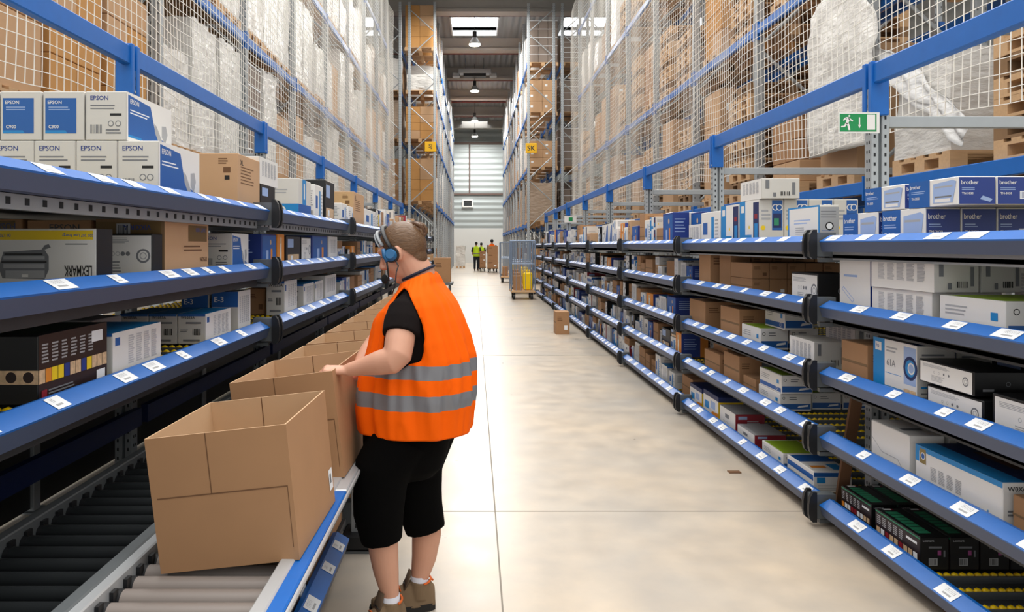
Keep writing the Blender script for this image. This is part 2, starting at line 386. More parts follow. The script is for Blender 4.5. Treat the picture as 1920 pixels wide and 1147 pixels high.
def st_choc(w, d, h, A):
    c = Carton(w, d, h, BLK)
    c.rect('T', .1, .1, .9, .9, mat('dark_green_print', '2c3d2c', .5)); c.rect('F', .28, .52, .62, .88, BLUEP); c.rect('F', .0, .3, 1, .5, SKINP)
    for k in range(7): c.ring('F', .08+.14*k, .4, .08, CHOC)
    c.rect(A, 0, 0, 1, 1, CHOC)
    for k in range(6): c.lines(A, .04+.13*k, .58, .13+.13*k, .88, 6, GREYC, .5)
    for k in range(12): c.rect(A, .0+.083*k, .3, .076+.083*k, .5, random.choice((SKINP, LABW, ORP, SKINP, NAVY, YELP)))
    c.rect(A, .74, .72, .92, .9, LABW); c.rect(A, .82, .06, .96, .24, LABW); c.rect(A, .03, .08, .1, .2, REDP); c.lines(A, .12, .06, .5, .2, 3, MIDG); return c
def st_bigblue(w, d, h, A):
    c = Carton(w, d, h, WHITE)
    c.rect('T', .0, .0, .25, 1, CYANB) if A == 'L' else None
    c.rect('T', .25, .0, 1, 1, DNAVY); c.rect('T', .45, .3, .7, .75, mat('brown_photo', '5b3a2a', .6, var=.5, vscale=20)); c.rect('T', .75, .1, .95, .35, GREYC)
    c.rect(A, .0, .88, 1, 1, CYANB); c.rect(A, 0, .62, .05, .95, CYANB); c.rect(A, .06, .6, .14, .95, mat('olive_print', '8e7a45', .5)); c.ring(A, .1, .78, .09, WHITE, BLUEP)
    for k in range(4): c.lines(A, .2+.1*k, .3, .28+.1*k, .62, 9, GREYC, .5)
    c.rect(A, .2, .2, .85, .205, GREYC); c.rect(A, .855, .1, .865, .3, CYANB); c.rect(A, .82, .19, .9, .215, CYANB)
    c.text('F', .05, .82, .1, 'W0X6A', BLK, maxw=.9); c.lines('F', .05, .3, .8, .45, 2, MIDG); return c
def st_envelope(w, d, h, A):
    c = Carton(w, d, h, WHITE)
    c.poly(A, [(.02, .62), (.3, .36), (.3, .345), (.02, .6)], GREYC); c.poly(A, [(.3, .36), (.72, .36), (.72, .345), (.3, .345)], GREYC); c.poly(A, [(.72, .36), (.98, .02), (.965, .02), (.71, .345)], GREYC)
    c.rect('F', .3, .2, .36, .8, MIDG); c.rect('T', .2, .3, .8, .45, MIDG); return c
def st_redside(w, d, h, A):
    c = Carton(w, d, h, REDP); c.rect(A, 0, 0, 1, 1, WHITE); c.rect('T', 0, 0, 1, 1, GREYC); c.rect('F', .1, .75, .4, .9, LBLUE); c.lines('F', .4, .55, .9, .7, 2, GREYC); c.lines(A, .2, .2, .7, .4, 3, GREYC, .3); c.rect(A, .35, .55, .6, .75, MIDG); return c
def st_yellowblue(w, d, h, A):
    c = Carton(w, d, h, DNAVY); c.rect(A, 0, 0, 1, .82, WHITE); c.rect(A, .1, .3, .4, .6, CYANB); c.rect(A, .5, .4, .8, .7, LBLUE); c.poly(A, [(.4, 0), (1, 0), (1, .35), (.6, .3)], ORP)
    c.rect('F', 0, .0, 1, .8, YELP); c.rect('F', .25, .2, .9, .7, NAVY); return c
def st_blue(w, d, h, A):
    c = Carton(w, d, h, NAVY); c.rect(A, .05, .05, .95, .95, BLUEP); c.ring(A, .6, .75, .08, SKINP); c.rect(A, .3, .15, .45, .5, LBLUE); c.rect(A, .6, .1, .72, .55, ORP); c.lines('F', .1, .4, .8, .85, 5, LBLUE, .3); return c
def st_orange(w, d, h, A):
    c = Carton(w, d, h, ORP); c.rect(A, .3, .1, .6, .9, SKINP); c.rect(A, .4, .2, .5, .7, WHITE); c.rect('F', 0, 0, .7, 1, NAVY); c.lines('F', .1, .3, .6, .8, 5, LBLUE, .3); return c
def st_black(w, d, h, A):
    c = Carton(w, d, h, BLK); c.rect(A, .1, .6, .5, .9, LBLUE); c.rect(A, .1, .1, .9, .35, SKINP); c.rect(A, .3, .15, .45, .3, LABW); c.lines('F', .1, .6, .8, .85, 3, MIDG); c.rect('F', .55, .1, .9, .45, GREYC); return c
def st_white(w, d, h, A):
    c = Carton(w, d, h, WHITE); c.rect(A, .1, .35, .35, .7, BLUEP); c.rect(A, .55, .15, .7, .85, CYANB); c.lines(A, .75, .2, .95, .8, 6, GREYC, .4); c.lines('F', .1, .4, .9, .85, 7, GREYC, .5); c.bars('F', .55, .1, .85, .28, BLK, 6); return c
def st_whiteplain(w, d, h, A):
    c = Carton(w, d, h, WHITE); c.rect(A, .15, .68, .6, .72, LBLUE); c.poly(A, [(.08, .45), (.14, .5), (.5, .28), (.44, .22)], LBLUE); c.poly(A, [(.1, .45), (.14, .48), (.48, .28), (.44, .24)], WHITE)
    c.text(A, .62, .08, .08, 'A4XXL', BLUEP, maxw=.3); c.rect('F', .0, 0, 1, 1, NAVY); c.rect(A, .45, .97, .75, 1, NAVY); return c
def st_greyface(w, d, h, A):
    c = Carton(w, d, h, OFFW); c.rect(A, 0, 0, 1, 1, CYANB); c.rect(A, .04, .08, .96, .96, WHITE); c.lines(A, .2, .55, .75, .7, 2, LBLUE, .4); c.lines(A, .25, .25, .6, .5, 5, GREYC, .4); c.ring(A, .8, .35, .07, BLK)
    c.rect('F', .02, .05, .98, .95, GREYC); c.ring('F', .5, .5, .1, BLK, LABW); c.rect('F', .3, .12, .7, .22, BLK); c.lines('F', .1, .3, .9, .42, 2, BLUEP, .3); c.lines('F', .05, .68, .95, .88, 3, MIDG, .3); return c
def st_bigdrum(w, d, h, A):      # white carton with yellow band and drum picture, standing upside down
    c = Carton(w, d, h, WHITE)
    c.rect('F', .02, .8, .97, .97, YELP); c.text('F', .97, .92, .07, '220 207 Low Energy', BLUEP, flip=True, maxw=.3); c.text('F', .17, .91, .06, '01170', BLUEP, flip=True)
    c.lines('F', .7, .7, .95, .74, 1, MIDG, .5)
    c.text('F', .96, .33, .2, 'LEXMARK', BLK, flip=True, maxw=.27)
    c.poly('F', [(.09, .1), (.5, .08), (.54, .25), (.54, .5), (.5, .62), (.56, .66), (.54, .72), (.5, .7), (.47, .62), (.1, .58), (.07, .4), (.05, .3)], MIDG)
    c.rect('F', .1, .28, .5, .36, GREYC); c.rect('F', .1, .44, .5, .5, GREYC); c.rect('F', .12, .1, .5, .24, GREYC); c.rect('F', .08, .38, .52, .41, BLK); c.rect('F', .11, .52, .48, .55, BLK); c.rect('F', .28, .12, .34, .17, WHITE)
    c.rect(A, 0, 0, 1, 1, BLK); return c
def st_brownbig(w, d, h, A):
    c = Carton(w, d, h, CARD3)
    OL = mat('olive_brown_print', '6f5730', .7)
    c.rect('F', 0, 0, 1, 1, CARDP); c.rect('F', 0, .74, .95, .95, OL); c.text('F', .8, .9, .09, 'VIKOR A', NAVY, flip=True, maxw=.4); c.rect('F', .3, .72, .5, .92, GREYC); c.bars('F', .32, .74, .48, .9, BLK, 8)
    c.rect(A, .5, .62, .95, .92, OL); c.text(A, .92, .88, .08, 'UNIT 9.800', NAVY, flip=True, maxw=.36); c.text(A, .95, .32, .09, 'EPSON', CARDD, flip=True, maxw=.3)
    c.lines(A, .4, .42, .9, .56, 2, CARDD, .4); return c
def st_fuser(w, d, h, A):
    c = Carton(w, d, h, CARD); c.rect('F', 0, .75, .9, .97, mat('olive_brown_print', '6f5730', .7)); c.text('F', .9, .93, .12, 'FUSER UNIT', DNAVY, flip=True, maxw=.7); return c
def st_epsonbrown(w, d, h, A):
    c = Carton(w, d, h, CARD); c.text('F', .35, .8, .13, 'EPSON', BLK, maxw=.5); c.rect('F', .1, .2, .3, .5, CARDD); return c
def st_small(w, d, h, A):
    c = Carton(w, d, h, GREYC); c.rect('F', .35, .5, .5, .75, REDP); c.rect('F', .5, .35, .65, .6, BLUEP); return c
def st_shade(w, d, h, A):
    c = Carton(w, d, h, OFFW); c.rect('F', 0, .62, 1, 1, BLUEP); c.text('F', .1, .74, .14, 'E-3', WHITE, maxw=.4); c.lines('F', .1, .2, .6, .5, 3, GREYC, .4)
    c.rect(A, 0, 0, 1, 1, WHITE)
    for k in range(5): c.lines(A, .12+.16*k, .2, .24+.16*k, .88, 13, TXT, .75)
    return c
def st_dellblue(w, d, h, A):
    c = Carton(w, d, h, OFFW); c.rect('F', 0, 0, 1, .36, CYANB); c.ring('F', .35, .18, .14, WHITE, CYANB); c.lines('F', .1, .6, .6, .75, 2, GREYC, .4); c.rect(A, .3, .3, .6, 1, CYANB); c.rect(A, 0, 0, 1, .36, BLUEP); c.rect(A, .4, .5, .5, .9, WHITE); return c
DESC = {st_brown: 'brown cardboard carton', st_brown2: 'tan cardboard carton with printed lines', st_epson: 'white carton with slanted blue panel',
        st_epsonb: 'white carton with square blue front', st_brother: 'navy and white toner carton', st_bluepanel: 'white carton with blue corner and photo',
        st_hp: 'white carton with wide blue edge', st_greytext: 'white carton with grey text columns', st_bluetop: 'blue topped white carton', st_lime: 'lime topped white carton',
        st_stripe: 'white carton with blue stripe', st_whiteblack: 'black carton with white side', st_green: 'black carton with green slatted top', st_redside: 'red fronted white carton',
        st_yellowblue: 'yellow and navy carton', st_blue: 'deep blue carton', st_orange: 'orange and navy carton', st_black: 'black printed carton', st_white: 'white carton with blue bars',
        st_greyface: 'blue edged white carton'}
ORD = ['first', 'second', 'third', 'fourth', 'fifth', 'sixth', 'seventh', 'eighth', 'ninth', 'tenth', 'eleventh', 'twelfth', 'thirteenth', 'fourteenth', 'fifteenth', 'sixteenth', 'seventeenth', 'eighteenth', 'nineteenth', 'twentieth', 'twenty-first', 'twenty-second', 'twenty-third', 'twenty-fourth', 'twenty-fifth', 'twenty-sixth']
MERGE = None; MERGED = {}
def place(style, x0, x1, y0, y1, z0, z1, A, label, group=None, name='carton', rz=0, roll=0):
    name = 'shipping_carton' if style in (st_brown, st_brown2, st_brownbig, st_fuser, st_epsonbrown) else 'printed_carton'
    w_, d_, h_ = abs(x1-x0), abs(y1-y0), z1-z0
    for zz in (1.57, 1.22, .865, .52, .155, 1.745, 1.42, 1.085):
        if abs(z0-(zz-.002)) < .0012 and abs(x0) > 1.2: z0 -= (.058 if x0 > 0 else .026); h_ = z1-z0
    c = style(w_, d_, h_, A)
    if MERGE is not None:
        MERGE.setdefault(A, MB()); g = MERGE[A]; k = len(g.v); ox, oy = (x0+x1)/2, min(y0, y1)
        g.v += [(v[0]+ox, v[1]+oy, v[2]+z0) for v in c.v]; g.f += [tuple(a+k for a in f) for f in c.f]; g.m += [g.mi(c.mats[i]) for i in c.m]; g.smooth += c.smooth
        return None
    o = bpy.data.objects.new(name, c.mesh(name)); C.objects.link(o)
    o.location = ((x0+x1)/2, min(y0, y1), z0); o.rotation_euler = (0, roll, rz)
    return tag(o, label, 'box', group)

# ================================================================== the hall
WALLY, CEIL = 65.0, 11.6
def floor_material():
    m = bpy.data.materials.new('polished_concrete'); m.use_nodes = True; n = m.node_tree; b = n.nodes['Principled BSDF']; L = n.links
    t = n.nodes.new('ShaderNodeTexCoord')
    n1 = n.nodes.new('ShaderNodeTexNoise'); n1.inputs['Scale'].default_value = .9; n1.inputs['Detail'].default_value = 6; n1.inputs['Roughness'].default_value = .6
    n2 = n.nodes.new('ShaderNodeTexNoise'); n2.inputs['Scale'].default_value = 4.5; n2.inputs['Detail'].default_value = 8
    r1 = n.nodes.new('ShaderNodeValToRGB'); r1.color_ramp.elements[0].position = .3; r1.color_ramp.elements[1].position = .72
    r1.color_ramp.elements[0].color = hexc('b3ada5'); r1.color_ramp.elements[1].color = hexc('cbbba6')
    r2 = n.nodes.new('ShaderNodeValToRGB'); r2.color_ramp.elements[0].position = .25; r2.color_ramp.elements[1].position = .75
    r2.color_ramp.elements[0].color = (.86, .86, .87, 1); r2.color_ramp.elements[1].color = (1.08, 1.06, 1.03, 1)
    mx = n.nodes.new('ShaderNodeMix'); mx.data_type = 'RGBA'; mx.blend_type = 'MULTIPLY'; mx.inputs[0].default_value = 1
    L.new(t.outputs['Object'], n1.inputs[0]); L.new(t.outputs['Object'], n2.inputs[0]); L.new(n1.outputs[0], r1.inputs[0]); L.new(n2.outputs[0], r2.inputs[0])
    L.new(r1.outputs[0], mx.inputs[6]); L.new(r2.outputs[0], mx.inputs[7]); L.new(mx.outputs[2], b.inputs['Base Color'])
    rr = n.nodes.new('ShaderNodeMapRange'); rr.inputs[3].default_value = .22; rr.inputs[4].default_value = .42
    L.new(n2.outputs[0], rr.inputs[0]); L.new(rr.outputs[0], b.inputs['Roughness'])
    bp = n.nodes.new('ShaderNodeBump'); bp.inputs['Strength'].default_value = .06; bp.inputs['Distance'].default_value = .01
    L.new(n2.outputs[0], bp.inputs['Height']); L.new(bp.outputs[0], b.inputs['Normal']); return m
mb = MB(); mb.box(-16, 16, -3, WALLY, -.2, 0, floor_material())
JM = mat('floor_joint', '8f877d', .9)
mb.box(.113, .121, -3, WALLY, 0, .0008, JM)
for y in (4.27, 10.3, 16.3, 22.3, 28.3, 34.3, 40.3): mb.box(-16, 16, y-.005, y+.005, 0, .0009, JM)
struct('floor', mb)
def corr(name, col, axis, period=.25, rough=.5, strength=.8):
    m = bpy.data.materials.new(name); m.use_nodes = True; n = m.node_tree; b = n.nodes['Principled BSDF']
    b.inputs['Base Color'].default_value = hexc(col); b.inputs['Roughness'].default_value = rough; b.inputs['Metallic'].default_value = .2
    t = n.nodes.new('ShaderNodeTexCoord'); wv = n.nodes.new('ShaderNodeTexWave'); wv.bands_direction = axis; wv.inputs['Scale'].default_value = .314/period; wv.wave_profile = 'SIN'
    bp = n.nodes.new('ShaderNodeBump'); bp.inputs['Strength'].default_value = strength; bp.inputs['Distance'].default_value = .05
    n.links.new(t.outputs['Object'], wv.inputs[0]); n.links.new(wv.outputs[0], bp.inputs['Height']); n.links.new(bp.outputs[0], b.inputs['Normal']); return m
WALLM = corr('ribbed_wall_panel', 'a9b1b2', 'Z', .5)
mb = MB(); mb.box(-16, 16, WALLY, WALLY+.3, 3.0, CEIL, WALLM); mb.box(-16, 16, WALLY-.02, WALLY+.3, 0, 3.0, mat('white_wall_base', 'd3d4d2', .5))
struct('wall_back', mb)
DB = mat('dark_trim', '5d4a44', .6)
mb = MB(); mb.box(-16, 16, WALLY-.12, WALLY-.021, 5.9, 6.05, DB); mb.box(-.5, -.38, WALLY-.12, WALLY-.021, 6.05, 10.3, DB); mb.box(-16, 16, WALLY-.2, WALLY-.021, 10.3, 10.5, DB)
struct('trim_1', mb)
for nm, x in (('wall_left', -16.2), ('wall_right', 16)):
    mb = MB(); mb.box(x, x+.2, -3, WALLY, 0, CEIL, corr('ribbed_wall_panel_side', 'b4b6b4', 'Z', .5)); struct(nm, mb)
# roof with window openings
CEILM = corr('corrugated_roof', '8e9294', 'X', .3, strength=1)
xs = [-16, -6.3, -4.3, -1.02, 1.02, 3.9, 6.1, 9.5, 11.5, 16]; hx = {(-6.3, -4.3), (-1.02, 1.02), (3.9, 6.1), (9.5, 11.5)}
ys = [20, 32.2, 35.0, 59.2, 62.0, WALLY]; hy = {(32.2, 35.0), (59.2, 62.0)}
mb = MB(); panes = []
for a, b in zip(xs, xs[1:]):
    for c, d in zip(ys, ys[1:]):
        if (a, b) in hx and (c, d) in hy: panes.append((a, b, c, d)); continue
        mb.box(a, b, c, d, CEIL, CEIL+.15, CEILM)
struct('ceiling', mb)
pm = bpy.data.materials.new('frosted_roof_glazing'); pm.use_nodes = True
pb = pm.node_tree.nodes['Principled BSDF']; pb.inputs['Base Color'].default_value = (1, 1, 1, 1); pb.inputs['Roughness'].default_value = .6
pe = pm.node_tree; pb.inputs['Emission Color'].default_value = (1, 1, 1, 1); pb.inputs['Emission Strength'].default_value = 5   # daylight glowing through the pane
for i, (a, b, c, d) in enumerate(panes):
    mb = MB(); mb.box(a-.06, a, c, d, CEIL-.25, CEIL+.3, GALV); mb.box(b, b+.06, c, d, CEIL-.25, CEIL+.3, GALV); mb.box(a, b, c-.06, c, CEIL-.25, CEIL+.3, GALV); mb.box(a, b, d, d+.06, CEIL-.25, CEIL+.3, GALV)
    mb.box(a, b, (c+d)/2-.02, (c+d)/2+.02, CEIL+.16, CEIL+.19, GALV)
    wn = struct('window_%d' % (i+1), mb)
    mb = MB(); mb.box(a, b, c, d, CEIL+.2, CEIL+.23, pm); mb.build('pane', wn)
BEAM = mat('concrete_roof_beam', 'a7a39d', .8, var=.05)
for i, y in enumerate((24.5, 30.5, 36.5, 42.5, 48.5, 54.5, 60.5)):
    mb = MB(); mb.box(-16, 16, y-.2, y+.2, CEIL-.55, CEIL, BEAM); mb.box(-16, 16, y-.3, y+.3, CEIL-.62, CEIL-.5, BEAM); struct('trim_%d' % (i+2), mb)
RP = mat('red_sprinkler_pipe', '7d2f28', .5)
for i, y in enumerate((31.9, 38.3, 44.5, 51.2, 57)):
    mb = MB(); mb.cyl((-15.9, y, CEIL-.25), (15.9, y, CEIL-.25), .05, RP, 8)
    for xh in (-14, -8, -2, 2, 8, 14): mb.box(xh-.01, xh+.01, y-.01, y+.01, CEIL-.25, CEIL-.002, GALV)
    tag(mb.build('sprinkler_pipe'), 'thin red sprinkler pipe crossing under the roof, %s from the camera' % ORD[i], 'pipe', 'sprinkler pipes')
LAMPG = mat('lamp_glow', 'fff6e2', .5, emit=5)
for i, y in enumerate((31.9, 41.5, 51.5, 58.8)):
    t = thing('high_bay_lamp', 'round hanging high bay lamp over the aisle, %s from the camera' % ORD[i], 'lamp', (0, y, 10.1), 'high bay lamps')
    mb = MB(); mb.cyl((0, y, 10.1), (0, y, 10.38), .27, GALV, 20, .11); mb.build('lamp_shade', t)
    mb = MB(); mb.cyl((0, y, 10.06), (0, y, 10.1), .24, LAMPG, 20); mb.build('lens', t)
    mb = MB(); mb.cyl((0, y, 10.38), (0, y, 10.65), .09, BLKPL, 12); mb.build('ballast_box', t)
    mb = MB(); mb.cyl((0, y, 10.65), (0, y, CEIL), .012, BLKPL, 6); mb.build('suspension_cord', t)
t = thing('air_heater', 'boxy grey heater unit hung under the roof between lamps', 'heater', (0, 40.3, 10.6), None)
mb = MB(); mb.box(-.9, .9, 40.0, 40.6, 10.75, 11.0, GALV, .03); mb.box(-1.2, -.8, 40.1, 40.5, 10.6, 10.8, GALV, .03); mb.box(.8, 1.2, 40.1, 40.5, 10.6, 10.8, GALV, .03); mb.build('housing', t)
mb = MB(); mb.box(-.6, .6, 40.02, 40.58, 10.6, 10.75, BLKPL); mb.build('fan_grille', t)
mb = MB(); mb.box(-.5, -.46, 40.2, 40.24, 11.0, CEIL, GALVD); mb.box(.46, .5, 40.2, 40.24, 11.0, CEIL, GALVD); mb.build('hanger', t)
t = thing('ventilation_grille', 'square white framed dark grille on the back wall', 'vent', (-.6, WALLY-.2, 4.8))
mb = MB(); 
for a in ((-1.07, -.95, 4.83, 5.52), (-.25, -.13, 4.83, 5.52), (-.95, -.25, 4.83, 4.93), (-.95, -.25, 5.42, 5.52)): mb.box(a[0], a[1], WALLY-.2, WALLY-.021, a[2], a[3], WHITE)
mb.build('frame', t)
mb = MB(); mb.box(-.95, -.25, WALLY-.1, WALLY-.03, 4.93, 5.42, BLKPL)
for k in range(6): mb.box(-.95, -.25, WALLY-.14, WALLY-.1, 4.96+.08*k, 4.98+.08*k, GALVD)
mb.build('louvre', t)

# ================================================================== flow racks
L_ = 2.67
def post_mesh(x, y, z1, wx=.085, wy=.06, holes=True):
    mb = MB()
    mb.box(x, x+wx*.42, y, y+wy, 0, z1, GALV, .004); mb.box(x+wx*.58, x+wx, y, y+wy, 0, z1, GALV, .004); mb.box(x+wx*.42, x+wx*.58, y+.015, y+wy, 0, z1, GALVD)
    mb.box(x-.03, x+wx+.03, y-.03, y+wy+.03, 0, .008, GALVD)
    if holes:
        n = int(z1/.05)
        for k in range(1, n):
            z = k*.05
            for xx in (x+wx*.14, x+wx*.72): mb.box(xx, xx+.010, y-.0012, y+.001, z, z+.018, HOLE)
            for xs_ in (x-.0012, x+wx-.0008):
                for yy in (y+.015, y+.038): mb.box(xs_, xs_+.002, yy, yy+.009, z+.02, z+.036, HOLE)
    return mb
def lip_mesh(sgn, y0, y1):
    # section (x outward towards aisle = -sgn) relative to lip top back edge at x=.055
    P = [(.075, .0), (.055, .004), (0, -.028), (.002, -.034), (.016, -.084), (.075, -.084), (.075, -.077), (.022, -.077), (.010, -.037), (.06, -.006)]
    mb = MB(); n = len(P)
    a = [(sgn*p[0], y0, p[1]) for p in P]; b = [(sgn*p[0], y1, p[1]) for p in P]
    q = [(i, (i+1) % n, n+(i+1) % n, n+i) for i in range(n)]
    if sgn < 0: q = [f[::-1] for f in q]
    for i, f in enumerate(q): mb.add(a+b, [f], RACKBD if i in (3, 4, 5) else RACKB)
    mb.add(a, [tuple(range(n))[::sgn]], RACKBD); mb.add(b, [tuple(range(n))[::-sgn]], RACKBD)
    return mb
def label_mesh(sgn, wl, kind):
    # lies on the sloping face: direction down slope d=(-.055,-.044) normalised
    mb = MB(); ux, uz = -.864*sgn, -.503; nx, nz = -.503*sgn, .864; e = .0018
    def R(a0, a1, b0, b1, m, k):
        pts = [(.055*sgn+ux*a+nx*(e+k), b, .004+uz*a+nz*(e+k)) for a, b in ((a0, b0), (a1, b0), (a1, b1), (a0, b1))]
        mb.add(pts, [(0, 1, 2, 3)], m)
    R(.006, .058, 0, wl, LABW, 0)
    n = int(wl/.009)
    for k in range(2, n-3):
        R(.012, .030, k*.009, k*.009+random.choice((.0015, .003)), GREYC, .0004)
    R(.038, .046, wl*.2, wl*.65, GREYC, .0004)
    return mb.mesh('price_label')
def wheels_track(x0, x1):
    mb = MB(); mb.box(x0, x1, 0, .008, 0, .030, GALVD); mb.box(x0, x1, .030, .038, 0, .030, GALVD); mb.box(x0, x1, .008, .03, 0, .004, GALVD)
    n = int((x1-x0)/.034)
    for k in range(n):
        cx = x0+.017+k*.034; c = (cx, 0, .024)
        ring = lambda y, r: [(cx+r*math.cos(t), y, .024+r*math.sin(t)) for t in [2*math.pi*i/8 for i in range(8)]]
        mb.loft([ring(.009, .009), ring(.013, .0155), ring(.025, .0155), ring(.029, .009)], YEL)
    return mb.mesh('roller_track')
def bracket_mesh(sgn):
    # black bowed end plates with a steel web between
    mb = MB()
    for y in (-.045, .023):
        pts = [(-.03, .035), (-.045, .01), (-.052, -.03), (-.052, -.08), (-.045, -.11), (-.03, -.125), (-.008, -.125), (-.008, .035)]
        a = [(sgn*p[0], y, p[1]) for p in pts]; b = [(sgn*p[0], y+.022, p[1]) for p in pts]; n = len(pts)
        q = [(i, (i+1) % n, n+(i+1) % n, n+i) for i in range(n)]
        mb.add(a+b, q, BLKPL); mb.add(a, [tuple(range(n))], BLKPL); mb.add(b, [tuple(range(n))], BLKPL)
    mb.box(sgn*-.03, sgn*.10, -.03, .03, -.11, .02, GALVD)
    return mb.mesh('end_bracket')
RIGHT = dict(side='right', sgn=1, xl=1.85, xp=2.14, y0=4.06-L_, nb=8, Z=[1.57, 1.22, .865, .52, .155], zr=2.39, depth=1.35, A='L')
LEFT = dict(side='left', sgn=-1, xl=-1.16, xp=-1.95, y0=4.28-L_, nb=7, Z=[1.745, 1.42, 1.085], zr=2.545, depth=1.35, A='R')
LABM = {}
def flow_rack(S):
    s = S['sgn']; X = lambda d: S['xl']+s*d
    track = wheels_track(0, S['depth']-.12); br = bracket_mesh(s)
    labs = [label_mesh(s, wl, 0) for wl in (.10, .12, .07, .11)]
    lipm = None
    for k in range(-1 if s < 0 else 0, S['nb']):
        y0 = S['y0']+k*L_; y1 = y0+L_
        if y1 < .6: continue
        num = ORD[k+(1 if s < 0 else 0)]
        t = thing('flow_rack', 'blue and steel flow rack bay with sloping label strips, %s bay along the %s side' % (num, S['side']), 'shelving', (X(0), y0, 0), '%s flow rack bays' % S['side'])
        near = y0 < 9
        # posts at the far end of the bay (and back)
        mb = post_mesh(min(S['xp'], S['xp']+s*.1) if s > 0 else S['xp']-.1, y1-.03, S['zr']-.02, .1, .07, y1 < 16); mb.build('post', t)
        mb = post_mesh(X(S['depth']) if s > 0 else X(S['depth'])-.1, y1-.03, S['Z'][0]+.25, .1, .07, False); mb.build('post', t)
        mb = MB(); zb = S['zr']
        x_ = S['xp']
        mb.box(x_, x_+s*.05, y0+.04, y1-.04, zb, zb+.11, RACKB, .006); mb.build('top_rail', t)
        mb = MB()
        for yy in (y1-.055, y1+.01): mb.box(x_-s*.012, x_+s*.085, yy, yy+.035, zb-.17, zb+.12, RACKB, .004)
        mb.box(x_+s*.03, x_+s*.082, y1-.050, y1+.040, zb-.165, zb+.02, RACKB, .004)
        mb.cyl((x_-s*.016, y1-.02, zb-.15), (x_-s*.01, y1-.02, zb-.15), .008, GALV, 8); mb.build('rail_bracket', t)
        mb = MB(); xb = S['xp']+s*.1; 
        mb.box(xb, X(S['depth'])+s*1.2*(s > 0), y1-.01, y1+.03, S['zr']-.23, S['zr']-.17, GALV, .003); mb.build('cross_bar', t)
        for j, z in enumerate(S['Z']):
            lip = lip_mesh(s, 0.05, L_-.05)
            me = lip.mesh('label_strip'); sh = inst('label_strip', me, t, (0, 0, z))
            # price labels
            y = .12
            while y < L_-.2:
                if (y0+y) > .9: inst('price_label', random.choice(labs), sh, (0, y, 0))
                y += random.choice((.22, .3, .36, .4))*(1 if near else .85)
            mb = MB(); a, b = X(.075), X(S['depth']); td = .100 if s > 0 else .068
            mb.box(a, b, y0+.045, y1-.045, z-td-.018, z-td, PAN)  # pan made solid so it blocks light and darkens the space below
            mb.box(a, a+s*.03, y0+.045, y1-.045, z-.128, z-.080, PAN if j else GALV); mb.box(b-s*.03, b, y0+.045, y1-.045, z-.13, z-.07, GALV)  # rails below the top shelf toned dark to merge with the shade beneath
            if not near: mb.box(a, b, y0+.045, y1-.045, z-td, z-td+.036, GALVD)
            if s < 0 and j == 0:
                for q in range(30): mb.box(a+s*-.0015, a+s*.001, y0+.1+q*.085, y0+.12+q*.085, z-.115, z-.095, HOLE)
            mb.build('shelf_pan', t)
            inst('end_bracket', br, t, (0, L_, z))
            if near:
                yy = .07
                while yy < L_-.11:
                    o = inst('roller_track', track, t, (.09 if s > 0 else -.09-(S['depth']-.12)+0, yy, z-td)); yy += .148
        # side arms carrying the protruding shelves
        mb = MB()
        for z in S['Z']: mb.box(X(.02), X(S['depth']), y1-.014, y1+.014, z-.14, z-.119, GALVD)
        mb.build('side_arm', t)
        if s < 0:
            mb = MB(); mb.box(-1.93, -1.89, y0+.04, y1-.04, .50, .60, mat('deep_blue_steel', '15285c', .5)); mb.build('lower_beam', t)
            mb = MB(); mb.box(-1.30, -1.9, y0+.04, y1-.04, .30, .33, PAN); mb.box(-1.9, -2.5, y0+.04, y1-.04, .70, .74, PAN)  # dark trays added to keep the floor behind the conveyors dark
            mb.cyl((-1.93, y0+.05, .70), (-1.93, y1-.05, .70), .03, GALVD, 10); mb.build('lower_tray', t)
            mb = MB(); mb.box(-2.56, -2.53, y0+.03, y1-.03, .02, 1.02, BLKPL); mb.build('shade_panel', t)  # dark panel added to close off the lit floor behind the rack
flow_rack(RIGHT); flow_rack(LEFT)

# ================================================================== goods on the shelves
def clampY(S, y0, y1): return y0, y1
SURF = -.002
XR, XL_ = 1.955, -1.262
def R(style, shelf, xl, xr, yt, wd, label, yb=None, Xa=XR, group=None, at='n', stack=None, name='carton'):
    """right rack: aisle face between picture columns xl (far edge) and xr (near edge), top row yt at the near edge."""
    yf, yn = F*Xa/(xl-VX), F*Xa/(xr-VX)
    zt = H-(yt-VY)*(yn if at == 'n' else yf)/F; zb = RIGHT['Z'][shelf]+SURF if stack is None else stack
    if zt-zb < .03: zt = zb+.03
    return place(style, Xa, Xa+wd, yn, yf, zb, zt, 'L', label, group, name), zt
def Lf(style, shelf, xn, xf, yt, wd, label, Xa=XL_, group=None, stack=None, name='carton'):
    """left rack: aisle face between columns xn (near edge) and xf (far edge), top row yt at the near edge."""
    yn, yf = F*-Xa/(VX-xn), F*-Xa/(VX-xf)
    zt = H-(yt-VY)*yn/F; zb = LEFT['Z'][shelf]+SURF if stack is None else stack
    if zt-zb < .03: zt = zb+.03
    return place(style, Xa-wd, Xa, yn, yf, zb, zt, 'R', label, group, name), zt
